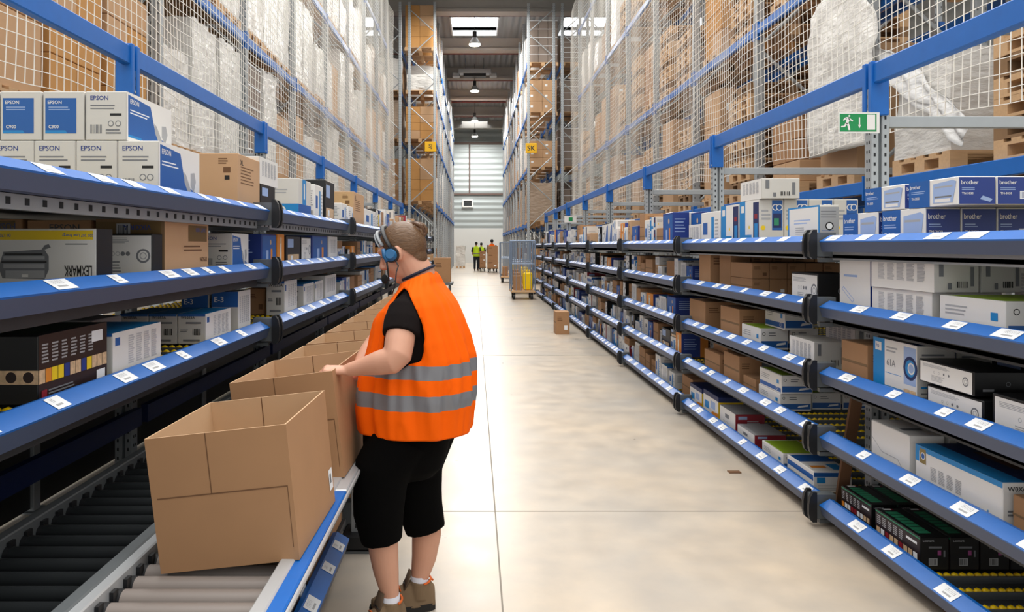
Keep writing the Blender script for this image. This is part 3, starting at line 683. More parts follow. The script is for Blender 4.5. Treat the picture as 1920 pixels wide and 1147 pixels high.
# ---- right rack, top shelf
z0 = RIGHT['Z'][0]+SURF
def row(style, x0, n, wd, y0, d, zb, zt, A, fmt, group, gap=.004, Xdir=1, lead=None):
    for i in range(n):
        a = x0+Xdir*i*(wd+gap)
        place(style if (i or not lead) else lead, a, a+Xdir*wd, y0, y0+d, zb, zt, A, fmt % ORD[i], group)
GB = 'navy and white toner cartons on the top right shelf'
row(st_brother, XR, 4, .152, 3.24, .34, z0, z0+.115, 'L', 'navy and white toner carton, lower layer near stack, %s from the aisle', GB)
row(st_brother, XR, 3, .152, 3.62, .34, z0, z0+.115, 'L', 'navy and white toner carton, lower layer far stack, %s from the aisle', GB)
row(st_brother, XR, 4, .152, 3.02, .34, z0+.117, z0+.232, 'L', 'navy and white toner carton, upper layer near stack, %s from the aisle', GB)
row(st_brother, XR, 2, .152, 3.40, .34, z0+.117, z0+.232, 'L', 'navy and white toner carton, upper layer far stack, %s from the aisle', GB)
R(st_greyface, 0, 1478, 1537, 384, .11, 'white carton with thin blue edges in front of the tall row')
for i in range(4):
    place(st_bluepanel, 1.96+.171*i, 1.96+.171*i+.167, 5.14, 5.52, z0, z0+.27, 'L', 'tall white carton with blue corner and photo, near row, %s from the aisle' % ORD[i], 'tall white cartons with blue panels')
place(st_bluepanel, 1.96, 2.127, 5.54, 5.94, z0, z0+.26, 'L', 'tall white carton with blue corner and photo, behind the near row', 'tall white cartons with blue panels')
place(st_greytext, 1.96, 2.22, 5.10, 5.50, z0+.272, z0+.41, 'L', 'long white carton lying on top of the tall white cartons')
R(st_white, 0, 1315, 1350, 395, .3, 'white and blue carton left of the tall white row')
R(st_greytext, 0, 1292, 1313, 420, .3, 'low white carton beside the white and blue carton')
R(st_blue, 0, 1243, 1262, 398, .16, 'deep blue picture carton near the second bracket')
place(st_blue, 2.13, 2.42, 7.0, 7.35, z0, z0+.27, 'L', 'deep blue carton standing behind the picture carton')
place(st_bluetop, 2.3, 2.55, 6.35, 6.55, z0, z0+.30, 'L', 'blue crate shaped carton at the back of the top shelf')
# ---- right rack, second shelf
z1 = RIGHT['Z'][1]+SURF
place(st_whiteplain, XR, XR+.26, 3.69, 4.0, z1, z1+.232, 'L', 'tall plain white carton with navy edge beside the bracket')
place(st_greytext, XR, XR+.30, 3.19, 3.67, z1, z1+.10, 'L', 'long white carton with grey columns, lower of two')
place(st_greytext, XR-.01, XR+.18, 3.16, 3.66, z1+.102, z1+.238, 'L', 'long white carton with grey columns, upper of two')
place(st_greytext, XR+.19, XR+.37, 3.16, 3.66, z1+.102, z1+.238, 'L', 'white carton lying behind the long upper carton')
place(st_lime, XR, XR+.34, 2.75, 3.14, z1, z1+.095, 'L', 'lime topped white carton right of the long white cartons')
place(st_shade, XR+.36, XR+.60, 2.9, 3.2, z1, z1+.22, 'L', 'white and blue carton behind the lime topped carton')
R(st_whiteblack, 1, 1484, 1534, 513, .22, 'black carton with white side just before the near bracket')
for j in range(2):
    for i in range(5):
        a = 1.99+i*.128
        place(st_brown, a, a+.125, 5.36, 5.80, z1+.0615*j, z1+.060+.115*j, 'L', 'small brown carton, %s layer, %s from the aisle' % (('lower', 'upper')[j], ORD[i]), 'small brown cartons on the second right shelf')
for i in range(5): place(st_brown, 2.0+.165*i, 2.16+.165*i, 5.84, 6.1, z1, z1+.27, 'L', 'brown carton behind the small brown cartons, %s from the aisle' % ORD[i], 'brown cartons behind the small ones')
place(st_brown, XR, XR+.24, 6.2, 6.5, z1, z1+.27, 'L', 'tall brown carton left of the small brown cartons')
# ---- right rack, third shelf
z2 = RIGHT['Z'][2]+SURF
place(st_brown, XR, XR+.24, 3.80, 3.98, z2, z2+.235, 'L', 'tape banded brown carton right of the near bracket') if False else place(st_brown, XR, XR+.24, 3.72, 3.98, z2, z2+.158, 'L', 'tape banded brown carton right of the near bracket')
place(st_hp, XR, XR+.17, 3.30, 3.66, z2, z2+.212, 'L', 'white carton with wide blue edge marked 61A')
place(st_hp, XR+.19, XR+.36, 3.32, 3.66, z2, z2+.20, 'L', 'white carton behind the 61A carton')
place(st_whiteblack, XR-.005, XR+.22, 2.86, 3.22, z2, z2+.060, 'L', 'black carton with white side, lower of a leaning pair')
o = place(st_whiteblack, XR-.015, XR+.205, 2.90, 3.26, z2+.070, z2+.165, 'L', 'black carton with white side, upper of a leaning pair', roll=0); 
place(st_whiteblack, XR, XR+.3, 2.34, 2.82, z2, z2+.102, 'L', 'large black carton with white side at the right picture edge')
place(st_black, XR+.26, XR+.5, 2.85, 3.2, z2, z2+.2, 'L', 'black printed carton behind the leaning pair')
z_ = z2; R(st_greytext, 2, 1481, 1527, 641, .19, 'low white carton with grey columns left of the bracket')
place(st_greytext, XR+.21, XR+.45, 4.25, 4.6, z2, z2+.24, 'L', 'tall white carton behind the low white carton')
GL = 'lime topped cartons on the third right shelf'
o, zt = R(st_lime, 2, 1391, 1426, 616, .19, 'lime topped carton, lower one of the third shelf stack', group=GL)
place(st_lime, XR+.2, XR+.39, 5.1, 5.45, z2, z2+.09, 'L', 'lime topped carton beside the lower stacked one', GL)
place(st_lime, XR+.1, XR+.29, 4.95, 5.28, z2+.094, z2+.245, 'L', 'lime topped carton, topmost of the third shelf stack', GL)
R(st_brown, 2, 1351, 1386, 580, .24, 'brown carton left of the lime topped stack')
R(st_brown, 2, 1293, 1322, 566, .26, 'brown carton with printed front right of the third bracket')
# ---- right rack, fourth shelf
z3 = RIGHT['Z'][3]+SURF
place(st_envelope, XR, XR+.16, 3.36, 3.68, z3, z3+.145, 'L', 'plain white carton with folded envelope flap')
place(st_greytext, XR+.18, XR+.5, 3.36, 3.66, z3, z3+.14, 'L', 'grey shaded carton behind the envelope flap carton')
place(st_bigblue, XR, XR+.36, 2.765, 3.31, z3, z3+.124, 'L', 'large white carton with blue edge and dark photo top')
place(st_brown, XR+.02, XR+.3, 2.5, 2.74, z3, z3+.09, 'L', 'plain brown carton at the right edge, fourth shelf')
GM = 'lime topped cartons on the fourth right shelf'
place(st_lime, XR, XR+.2, 4.78, 5.14, z3, z3+.052, 'L', 'lime topped carton, lower one of the fourth shelf stack', GM)
place(st_lime, XR, XR+.2, 4.76, 5.12, z3+.054, z3+.172, 'L', 'lime topped carton, topmost of the fourth shelf stack', GM)
for i in range(3): place(st_lime, XR+.22+.2*i, XR+.41+.2*i, 4.82, 5.14, z3, z3+.05, 'L', 'lime topped carton behind the fourth shelf stack, %s inwards' % ORD[i], GM)
place(st_brown, XR, XR+.17, 5.52, 5.86, z3, z3+.18, 'L', 'tall brown carton leaning beside the lime topped stack')
place(st_brown, XR+.01, XR+.17, 5.22, 5.46, z3, z3+.06, 'L', 'small brown carton between tall brown and lime stack')
place(st_brown, XR, XR+.2, 5.96, 6.35, z3, z3+.13, 'L', 'brown carton near the third bracket, fourth shelf lower')
place(st_brown, XR+.06, XR+.36, 5.96, 6.3, z3+.132, z3+.25, 'L', 'brown carton lying on another, fourth shelf')
# ---- right rack, bottom shelf
z4 = RIGHT['Z'][4]+SURF
GG = 'black cartons with green slatted tops on the bottom shelf'
for i in range(5): place(st_green, XR+.133*i, XR+.129+.133*i, 3.28, 3.64, z4, z4+.086, 'L', 'black carton with green slatted top, near row, %s from the aisle' % ORD[i], GG)
for i in range(4): place(st_green, XR+.01+.133*i, XR+.139+.133*i, 3.70, 4.0, z4, z4+.082, 'L', 'black carton with green slatted top, far row, %s from the aisle' % ORD[i], GG)
R(st_stripe, 4, 1476, 1526, 884, .22, 'blue striped white carton left of the green topped cartons')
R(st_lime, 4, 1429, 1468, 851, .24, 'wide lime topped carton on the bottom shelf')
R(st_redside, 4, 1383, 1415, 816, .22, 'low red fronted white carton on the bottom shelf')
R(st_redside, 4, 1350, 1379, 777, .22, 'taller red fronted white carton on the bottom shelf')
R(st_yellowblue, 4, 1319, 1347, 745, .20, 'white carton with yellow and navy front, nearer of two', group='yellow and navy cartons')
R(st_yellowblue, 4, 1294, 1316, 730, .20, 'white carton with yellow and navy front, farther of two', group='yellow and navy cartons')
R(st_brown, 3, 1270, 1275, 640, .2, 'slim brown carton by the third bracket') if False else None

# ---- generated goods for the farther bays
POOL = [st_brown]*5+[st_greytext]*3+[st_white]*4+[st_blue]*2+[st_black]*2+[st_lime]+[st_bluetop]*2+[st_orange]+[st_stripe]+[st_whiteblack]*2+[st_redside]+[st_yellowblue]+[st_brown2]*2+[st_bluepanel]*2+[st_epson]*1+[st_greyface]
def fill(S, k, j, ya, yb, rng, dens=.93, start=0):
    global MERGE
    MERGE = MERGED if (k >= (5 if S['sgn'] > 0 else 4)) else None
    fill_(S, k, j, ya, yb, rng, dens, start); MERGE = None
def fill_(S, k, j, ya, yb, rng, dens=.93, start=0):
    s = S['sgn']; z = S['Z'][j]+SURF; y = ya; i = start; side = S['side']
    kk = k+(1 if s < 0 else 0)
    gap = .34 if j == 0 else (S['Z'][j-1]-S['Z'][j]-.16)
    Xa = XR if s > 0 else XL_
    far = ya > 12
    while y < yb-.1:
        d = rng.uniform(.13, .36) if not far else rng.uniform(.24, .5)
        if y+d > yb: d = yb-y
        if d < .09: break
        h = min(rng.uniform(.4, 1.0)*gap, gap-.01)
        if j == 0: h = rng.uniform(.12, .3)
        wd = rng.uniform(.2, .4); st = rng.choice(POOL); dx = rng.uniform(0, .04)
        if rng.random() < dens:
            a = Xa+s*dx
            lab = '%s, %s from near end, %s shelf, %s %s bay' % (DESC[st], ORD[min(i, 25)], ORD[j], ORD[kk], side)
            place(st, a, a+s*wd, y, y+d-.008, z, z+h, S['A'], lab, 'cartons on the %s shelf, %s rack' % (ORD[j], side)); i += 1
            if h < gap*.55 and rng.random() < .5:
                st2 = st if rng.random() < .6 else rng.choice(POOL)
                place(st2, a, a+s*wd*.95, y, y+d-.012, z+h+.001, z+h+min(h, gap-h-.01), S['A'], '%s, stacked %s, %s shelf, %s %s bay' % (DESC[st2], ORD[min(i, 25)], ORD[j], ORD[kk], side), 'cartons on the %s shelf, %s rack' % (ORD[j], side)); i += 1
            if kk <= (2 if s > 0 else 3) and rng.random() < .75 and wd < .34:
                st3 = rng.choice(POOL); b = a+s*(wd+.02)
                place(st3, b, b+s*rng.uniform(.2, .35), y, y+d-.01, z, z+min(gap-.01, h*rng.uniform(.85, 1.25)), S['A'], '%s, back row %s, %s shelf, %s %s bay' % (DESC[st3], ORD[min(i, 25)], ORD[j], ORD[kk], side), 'cartons on the %s shelf, %s rack' % (ORD[j], side)); i += 1
        y += d+rng.choice((0, 0, .01, .05))
rng = random.Random(11)
for k in range(0, RIGHT['nb']):
    y0 = RIGHT['y0']+k*L_
    for j in range(5):
        a, b = y0+.07, y0+L_-.07
        if k == 0: continue
        if k == 1:
            a = (7.0 if j == 0 else 6.6)   # near bay is hand placed
            a = {0: 9.9, 1: 6.52, 2: 6.62, 3: 6.5, 4: 6.6}[j]
            continue
        if k == 2 and j == 0: a += .75
        fill(RIGHT, k, j, a, b, rng)
# ---- left rack, top shelf
zl = LEFT['Z'][0]+SURF
GE = 'white cartons with blue panels stacked on the top left shelf'
for i in range(5): place(st_epson, XL_-.166*i-.163, XL_-.166*i, 2.98, 3.42, zl, zl+.195, 'R', 'white carton with slanted blue panel, lower layer, %s from the aisle' % ORD[i], GE)
place(st_epson, XL_-.128-.163, XL_-.128, 2.98, 3.42, zl+.197, zl+.392, 'R', 'white carton with slanted blue panel, topmost beside the square panels', GE)
for i in range(3): place(st_epsonb, XL_-.128-.17*(i+1)-.163, XL_-.128-.17*(i+1), 2.98, 3.42, zl+.197, zl+.392, 'R', 'white carton with square blue front, upper layer, %s from the slanted one' % ORD[i], GE)
Lf(st_brown2, 0, 446, 487, 287, .26, 'tan cardboard carton right of the blue panelled cartons')
z = LEFT['Z'][0]+SURF
place(st_black, XL_-.22, XL_, 4.40, 4.72, z, z+.14, 'R', 'black carton with white side beneath white carton')
place(st_greytext, XL_-.26, XL_, 4.38, 4.78, z+.142, z+.30, 'R', 'white carton stacked on a black carton')
place(st_dellblue, XL_-.20, XL_, 5.35, 5.75, z, z+.26, 'R', 'white carton with blue lower band and white diamond')
place(st_white, XL_-.12, XL_, 5.9, 6.2, z, z+.26, 'R', 'narrow white carton with blue label')
place(st_black, XL_-.22, XL_, 6.3, 6.72, z, z+.33, 'R', 'tall black carton with pale photo')
z = LEFT['Z'][0]+SURF
place(st_white, XL_-.2, XL_, 7.08, 7.4, z, z+.18, 'R', 'small white carton before the tall tan carton')
place(st_lime, XL_-.2, XL_, 7.46, 7.75, z, z+.17, 'R', 'small lime topped carton before the tall tan carton')
place(st_brown2, XL_-.3, XL_, 7.8, 8.5, z, z+.34, 'R', 'tall tan carton on the top left shelf')
place(st_white, XL_-.35, XL_, 8.6, 9.5, z, z+.2, 'R', 'wide white carton with blue bars on the top left shelf')
# ---- left, second shelf
z = LEFT['Z'][1]+SURF
place(st_bigdrum, XL_-.350, XL_-.005, 2.50, 2.61, z, z+.158, 'R', 'large white carton with yellow band and drum picture, upside down')
place(st_fwhiteblack, XL_-.215, XL_, 2.94, 3.1, z, z+.135, 'R', 'black carton with white front beside the drum picture carton') if False else place(st_fwhiteblack, XL_-.225, XL_-.003, 2.93, 3.025, z, z+.148, 'R', 'black carton with white front beside the drum picture carton')
place(st_brownbig, XL_-.28, XL_, 3.04, 3.54, z, z+.21, 'R', 'large tan carton with olive printed band')
place(st_epsonbrown, XL_-.56, XL_-.3, 3.04, 3.5, z, z+.205, 'R', 'brown carton with dark lettering behind the drum carton')
place(st_fuser, XL_-.86, XL_-.58, 3.04, 3.5, z, z+.21, 'R', 'brown carton with olive band at the left edge')
place(st_epson, XL_-.17, XL_, 3.88, 4.16, z, z+.165, 'R', 'white carton with blue panel, just before the second bracket') 
place(st_epsonb, XL_-.36, XL_-.19, 3.86, 4.16, z, z+.165, 'R', 'white carton with square blue front behind the blue panelled one')
for (a, b, st, h, lab) in ((4.42, 4.75, st_blue, .17, 'deep navy carton right of the second bracket'), (4.78, 4.95, st_orange, .175, 'narrow orange carton beside the navy carton'), (5.0, 5.4, st_black, .165, 'black carton with white edge, middle shelf'), (5.43, 5.75, st_whiteblack, .165, 'white sided black carton, middle shelf'), (5.8, 6.4, st_blue, .18, 'wide navy carton, middle shelf'), (6.45, 6.85, st_greytext, .18, 'white carton with grey columns before the third bracket')):
    place(st, XL_-.24, XL_, a, b, z, z+h, 'R', lab)
# ---- left, third shelf
z = LEFT['Z'][2]+SURF
place(st_choc, XL_-.36, XL_, 2.16, 2.56, z-.0, z+.175, 'R', 'dark brown carton with a strip of small photos')
place(st_choc, XL_-.74, XL_-.38, 2.16, 2.56, z-.0, z+.175, 'R', 'dark brown carton at the left edge with green top')
place(st_bluetop, XL_-.22, XL_, 2.60, 3.0, z, z+.13, 'R', 'blue topped white carton with grey columns, nearest one')
for i in range(3): place(st_bluetop, XL_-.135*(i+1)+.005, XL_-.135*i, 3.50, 3.86, z, z+.115, 'R', 'small blue topped white carton, %s from the aisle' % ORD[i], 'small blue topped cartons on the third left shelf')
for i in range(6): place(st_small, XL_-.3-.135*(i+1)+.01, XL_-.3-.135*i, 3.05, 3.3, z, z+.13, 'R', 'grey carton with red and blue mark, %s in the back row' % ORD[i], 'grey cartons with red and blue marks')
place(st_shade, XL_-.14, XL_, 3.98, 4.2, z, z+.19, 'R', 'taller white carton with blue top band by the bracket') 
place(st_shade, XL_-.30, XL_-.16, 3.98, 4.2, z, z+.175, 'R', 'white carton with blue top band, inner one')
place(st_bluetop, XL_-.12, XL_, 4.95, 5.3, z, z+.20, 'R', 'tall grey printed carton past the yellow rollers')
place(st_brown, XL_-.26, XL_-.14, 5.0, 5.3, z, z+.15, 'R', 'shaded carton behind the tall grey printed one')
for (a, b, st, h) in ((5.5, 5.85, st_bluetop, .15), (5.9, 6.2, st_bluetop, .15), (6.3, 6.8, st_greytext, .18)):
    place(st, XL_-.24, XL_, a, b, z, z+h, 'R', {5.5: 'blue topped carton after the tall grey one', 5.9: 'blue topped carton following its twin', 6.3: 'white carton with grey columns, third shelf, before the third bracket'}[a])
for k in range(2, LEFT['nb']-1):
    y0 = LEFT['y0']+k*L_
    for j in range(3):
        a, b = y0+.07, y0+L_-.07
        if k == 2 and j == 0: a = 9.55
        if a < b: fill(LEFT, k, j, a, b, rng)
for A, nm in (('L', 'right'), ('R', 'left')):
    tag(MERGED[A].build('distant_cartons'), 'distant mixed cartons filling the farthest bays of the %s flow rack' % nm, 'boxes', None, 'stuff')
# ================================================================== conveyors
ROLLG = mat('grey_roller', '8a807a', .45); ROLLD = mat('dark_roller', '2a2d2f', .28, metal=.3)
ALU = mat('white_aluminium_rail', 'c9cccf', .35, metal=.4)
def conveyor(name, label, xa, xb, ya, yb, zt, rm, r, pitch, sideL, sideR, yroll=None):
    t = thing(name, label, 'conveyor', ((xa+xb)/2, ya, 0))
    mb = MB(); mb.box(xa-.045, xa-.005, ya, yb, zt-.12, zt+.03, sideL, .004); mb.build('side_rail', t)
    mb = MB(); mb.box(xb+.005, xb+.045, ya, yb, zt-.015, zt+.045, sideR, .004); mb.build('side_rail', t)
    mb = MB()
    y = ya+.03
    while y < yb: mb.box(xa-.004, xa+.006, y, y+pitch*.35, zt-.02, zt+.012, BLKPL); mb.box(xb-.006, xb+.004, y, y+pitch*.35, zt-.02, zt+.012, BLKPL); y += pitch
    mb.build('roller_seats', t)['kind'] = 'stuff'
    mb = MB(); mb.cyl((xa, 0, 0), (xb, 0, 0), r, rm, 16); mb.cyl((xa-.004, 0, 0), (xa+.012, 0, 0), r*1.04, BLKPL, 12); me = mb.mesh('roller')
    n = 0; y = (yroll or ya)+.03
    while y < yb-.03 and n < 98: inst('roller', me, t, (-(xa+xb)/2, y-ya, zt-r)); y += pitch; n += 1
    return t
t = conveyor('roller_conveyor', 'roller conveyor along the aisle carrying the open cartons', -.93, -.535, 1.2, 10.6, .62, ROLLG, .030, .0755, ALU, ALU, 1.62)
mb = MB(); mb.box(-.494, -.449, 1.2, 2.62, .636, .66, RACKB, .004); mb.build('blue_edge_strip', t)
mb = MB(); mb.box(-.494, -.449, 2.63, 10.6, .636, .66, ALU, .004); mb.box(-.448, -.440, 1.2, 10.6, .643, .657, ALU, .002); mb.box(-.494, -.47, 1.2, 10.6, .60, .636, GALVD); mb.box(-.494, -.448, 1.2, 10.6, .625, .636, GALVD); mb.build('outer_rail', t)
mb = MB(); mb.box(-.93, -.535, 1.2, 10.6, .535, .545, PAN); mb.build('under_tray', t)
for y in (3.73, 6.4, 9.07):
    mb = MB(); mb.box(-.62, -.56, y, y+.07, 0, .535, GALV, .004); mb.box(-.66, -.50, y-.05, y+.12, 0, .012, GALVD)
    for k in range(1, 9): mb.box(-.559, -.5575, y+.028, y+.042, k*.055, k*.055+.02, HOLE); mb.box(-.597, -.583, y-.0015, y+.001, k*.055, k*.055+.02, HOLE)
    mb.build('leg', t)
    mb = MB(); mb.box(-.93, -.88, y, y+.07, 0, .535, GALVD, .004); mb.build('leg', t)
    mb = MB(); mb.box(-.66, -.50, y-.05, y+.12, .012, .09, BLKPL, .01); mb.build('foot_guard', t)
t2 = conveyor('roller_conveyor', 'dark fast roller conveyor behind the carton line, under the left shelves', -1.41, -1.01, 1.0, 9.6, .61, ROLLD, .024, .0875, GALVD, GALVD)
for y in (3.73, 6.4, 9.07):
    mb = MB(); mb.box(-1.44, -1.40, y, y+.06, 0, .49, GALVD, .003); mb.build('leg', t2)
    mb = MB(); mb.box(-1.03, -.99, y, y+.06, 0, .49, GALVD, .003); mb.build('leg', t2)
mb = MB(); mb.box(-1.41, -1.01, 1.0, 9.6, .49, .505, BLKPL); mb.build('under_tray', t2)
# lower shelf under the carton conveyor
t = thing('lower_shelf', 'low blue lipped shelf under the carton conveyor holding brown cartons', 'shelving', (-.8, 1.06, 0))
lm = lip_mesh(-1, 0, 2.22).mesh('label_strip'); labs_ = [label_mesh(-1, wl, 0) for wl in (.075, .10)]
for y in (1.15, 3.95, 6.62):
    s_ = inst('label_strip', lm, t, (.8-.565, y-1.06, .225))
    for q in (.5, .62, 1.4, 1.52, 1.84, 2.06): inst('price_label', labs_[int(q*10) % 2], s_, (0, q, 0))
    mb = MB(); mb.box(-.63, -.93, y, y+2.5, .16, .185, PAN); mb.box(-.93, -.88, y+.02, y+.07, 0, .16, GALVD); mb.box(-.70, -.65, y+2.40, y+2.45, 0, .16, GALVD); mb.box(-.70, -.65, y+.02, y+.07, 0, .16, GALVD); mb.box(-.93, -.88, y+2.40, y+2.45, 0, .16, GALVD); mb.build('shelf_pan', t)
for (a, b, st, h, lab) in ((2.45, 2.86, st_green, .25, 'green and black carton on the low shelf under the conveyor'), (2.93, 3.25, st_brown, .27, 'brown carton with white label on the low shelf under the conveyor'), (3.30, 3.62, st_brown, .3, 'plain brown carton nearest the conveyor leg on the low shelf'), (3.95, 4.4, st_brown, .29, 'brown carton on the low shelf behind the conveyor leg')):
    place(st, -.90, -.645, a, b, .185, .185+h, 'R', lab)
# open cartons on the conveyor
INC = mat('cardboard_inside', 'c4a27e', .85, var=.04)
def open_carton(w, d, h, bulge=.004):
    mb = MB(); th = .005
    def wall(p0, p1, q0, q1, m_out, m_in, nrm):   # quad outer and inner
        pass
    # walls with slight outward flare at the top
    f = bulge
    B = [(-w/2, 0), (w/2, 0), (w/2, d), (-w/2, d)]; T = [(-w/2-f, -f), (w/2+f, -f), (w/2+f, d+f), (-w/2-f, d+f)]
    Bi = [(-w/2+th, th), (w/2-th, th), (w/2-th, d-th), (-w/2+th, d-th)]; Ti = [(-w/2-f+th, -f+th), (w/2+f-th, -f+th), (w/2+f-th, d+f-th), (-w/2-f+th, d+f-th)]
    for i in range(4):
        j = (i+1) % 4
        mb.add([(*B[i], 0), (*B[j], 0), (*T[j], h), (*T[i], h)], [(0, 1, 2, 3)], CARD)
        mb.add([(*Bi[j], th), (*Bi[i], th), (*Ti[i], h), (*Ti[j], h)], [(0, 1, 2, 3)], INC)
        mb.add([(*T[i], h), (*T[j], h), (*Ti[j], h), (*Ti[i], h)], [(0, 1, 2, 3)], INC)
    mb.add([(*p, 0) for p in B[::-1]], [(0, 1, 2, 3)], CARD); mb.add([(*p, th) for p in Bi], [(0, 1, 2, 3)], INC)
    def seam(u0, v0, u1, v1, side):   # thin glued-edge lines on the front and back
        a, b = (u0*w-w/2, v0*h), (u1*w-w/2, v1*h)
        if side == 'F':
            P = lambda x, z: (x*(1+2*f/w*z/h), -f*z/h-.0008, z)
        else: P = lambda x, z: (x*(1+2*f/w*z/h), d+f*z/h-th-.0012, z)
        mb.add([P(a[0], a[1]), P(b[0], a[1]), P(b[0], b[1]), P(a[0], b[1])], [(0, 1, 2, 3)], CARDD)
    seam(.04, .545, .97, .555, 'F'); seam(.425, .55, .433, 1, 'F'); seam(.45, .55, .458, 1, 'B'); seam(.04, .545, .96, .552, 'B'); seam(.965, .1, .97, .55, 'F')
    # small printed label on the aisle side
    mb.add([(w/2+f*.14+.0014, d*.87, h*.14), (w/2+f*.14+.0014, d*.97, h*.14), (w/2+f*.32+.0014, d*.97, h*.32), (w/2+f*.32+.0014, d*.87, h*.32)], [(0, 1, 2, 3)], LABW)
    mb.add([(w/2+f*.2+.0022, d*.89, h*.2), (w/2+f*.2+.0022, d*.93, h*.2), (w/2+f*.28+.0022, d*.93, h*.28), (w/2+f*.28+.0022, d*.89, h*.28)], [(0, 1, 2, 3)], MIDG)
    return mb.mesh('open_carton')
ocm = open_carton(.384, .47, .372); ocm2 = open_carton(.378, .54, .395)
ys_ = [(2.04, -.02, .120), (2.76, -.03, .135), (3.42, 0, .09), (3.96, 0, .09), (4.50, 0, .09), (5.03, 0, .09), (5.56, 0, .09), (6.09, 0, .09), (6.62, 0, .09), (7.15, 0, .09), (7.7, 0, .09)]
for i, (y, rz, roll) in enumerate(ys_):
    o = inst('open_carton', ocm if i not in (1,) else ocm2, None, (-.668, y, .642), 0)
    o.rotation_euler = (0, -roll*.92, rz)
    tag(o, 'open empty brown carton on the roller conveyor, %s in line from the camera' % ORD[i], 'box', 'open cartons on the conveyor')

# ================================================================== pallets, loads, pallet racks
def pallet_mb(mb, w=1.2, d=.8, z=0, m=WOOD):       # w along X, d along Y, base at z, origin centre-front
    for i in range(5):
        y = -d/2+i*(d-.1)/4; mb.box(-w/2, w/2, y, y+.1, z+.122, z+.144, m)
    for x in (-w/2, -.07, w/2-.14):
        mb.box(x, x+.14, -d/2, d/2, z+.10, z+.122, m)
        for y in (-d/2, -.07, d/2-.14): mb.box(x, x+.14, y, y+.14, z+.022, z+.10, m)
        mb.box(x, x+.14, -d/2, d/2, z, z+.022, m)
def crumple(mb, x0, x1, y0, y1, z0, z1, m, amp=.025, seed=0, n=9):
    # box surface with noise displaced skin (stretch film)
    vs = []; fs = []
    def P(x, y, z):
        d = Vector((x-(x0+x1)/2, y-(y0+y1)/2, 0)); nn = noise.noise(Vector((x*4+seed, y*4, z*2.2)))+.5*noise.noise(Vector((x*11+seed, y*11, z*5)))
        if d.length > 1e-4: d.normalize()
        return (x+d.x*nn*amp, y+d.y*nn*amp, z+(nn*amp if z > z0+.01 else 0))
    def grid(o, u, v):
        k = len(vs)
        for i in range(n+1):
            for j in range(n+1):
                a = [o[q]+u[q]*i/n+v[q]*j/n for q in range(3)]; vs.append(P(*a))
        for i in range(n):
            for j in range(n): fs.append((k+i*(n+1)+j, k+(i+1)*(n+1)+j, k+(i+1)*(n+1)+j+1, k+i*(n+1)+j+1))
    X, Y, Z = x1-x0, y1-y0, z1-z0
    grid((x0, y0, z0), (X, 0, 0), (0, 0, Z)); grid((x1, y0, z0), (0, Y, 0), (0, 0, Z)); grid((x1, y1, z0), (-X, 0, 0), (0, 0, Z)); grid((x0, y1, z0), (0, -Y, 0), (0, 0, Z)); grid((x0, y0, z1), (X, 0, 0), (0, Y, 0))
    mb.add(vs, fs, m, True)
def cartons_mb(mb, w, d, z0, z1, m, seed, nx=3, ny=2, nz=4, marks=True):
    r = random.Random(seed); hh = (z1-z0)/nz
    for k in range(nz):
        for i in range(nx):
            for j in range(ny):
                if k == nz-1 and r.random() < .15: continue
                a = -w/2+w*i/nx; b = -d/2+d*j/ny
                mb.box(a+.004, a+w/nx-.004, b+.004, b+d/ny-.004, z0+hh*k+.001, z0+hh*(k+1)-.004, m if r.random() < .8 else CARD3, .006)
                if marks and j == 0: mb.box(a+.1, a+.2, b+.002, b+.004, z0+hh*k+hh*.4, z0+hh*k+hh*.6, LABW)
LOADS = {}
def load_mesh(kind, var):
    key = (kind, var)
    if key in LOADS: return LOADS[key]
    mb = MB(); h = [1.25, 1.5, 1.0, 1.65, .8][var % 5]
    name = 'carton_stack'
    if kind == 'brown': cartons_mb(mb, 1.14, .78, 0, h, CARD, var, 3, 2, 4)
    elif kind == 'gold': cartons_mb(mb, 1.14, .78, 0, h, CARD2, var, 2, 2, 4, False)
    elif kind == 'light': cartons_mb(mb, 1.14, .78, 0, h, CARD3, var, 2, 1, 3)
    elif kind == 'film': name = 'film_wrapped_goods'; crumple(mb, -.58, .58, -.38, .38, 0, h, FILM, .035, var*7.3, 12)
    elif kind == 'filmbrown': name = 'film_wrapped_goods'; crumple(mb, -.58, .58, -.38, .38, 0, h, FILMB, .02, var*5.1, 12); 
    elif kind == 'grey':
        name = 'wrapped_boxes'
        for k in range(5):
            for i in range(3): mb.box(-.57+.38*i+.005, -.57+.38*(i+1)-.005, -.38, .38, k*h/5, (k+1)*h/5-.02, mat('grey_brown_tray', '84766c', .6), .01); 
            mb.box(-.57, .57, -.375, .375, (k+1)*h/5-.02, (k+1)*h/5, LABW)
    elif kind == 'sack': 
        name = 'white_sack'
        for k in range(3): mb.ball((0, 0, .16+k*.26), (.58, .38, .17), FILM, nu=20, nv=12)
        crumple(mb, -.55, .55, -.36, .36, 0, .75, FILM, .06, var*3.3, 12)
    elif kind == 'pallets':
        name = 'stacked_pallets'
        for k in range(int(h/.155)): pallet_mb(mb, 1.2, .8, k*.146, WOOD if k % 3 else WOODD)
    LOADS[key] = (name, mb.mesh(name)); return LOADS[key]
_p = MB(); pallet_mb(_p); PALM = _p.mesh('pallet')
KD = {'brown': 'brown cartons stacked on a pallet', 'gold': 'golden brown cartons on pallet', 'light': 'tall tan cartons on pallet', 'film': 'white film wrapped pallet load', 'filmbrown': 'brown film wrapped pallet load', 'grey': 'grey banded trays on a pallet', 'sack': 'white sacks on a pallet', 'pallets': 'stack of empty wooden pallets'}
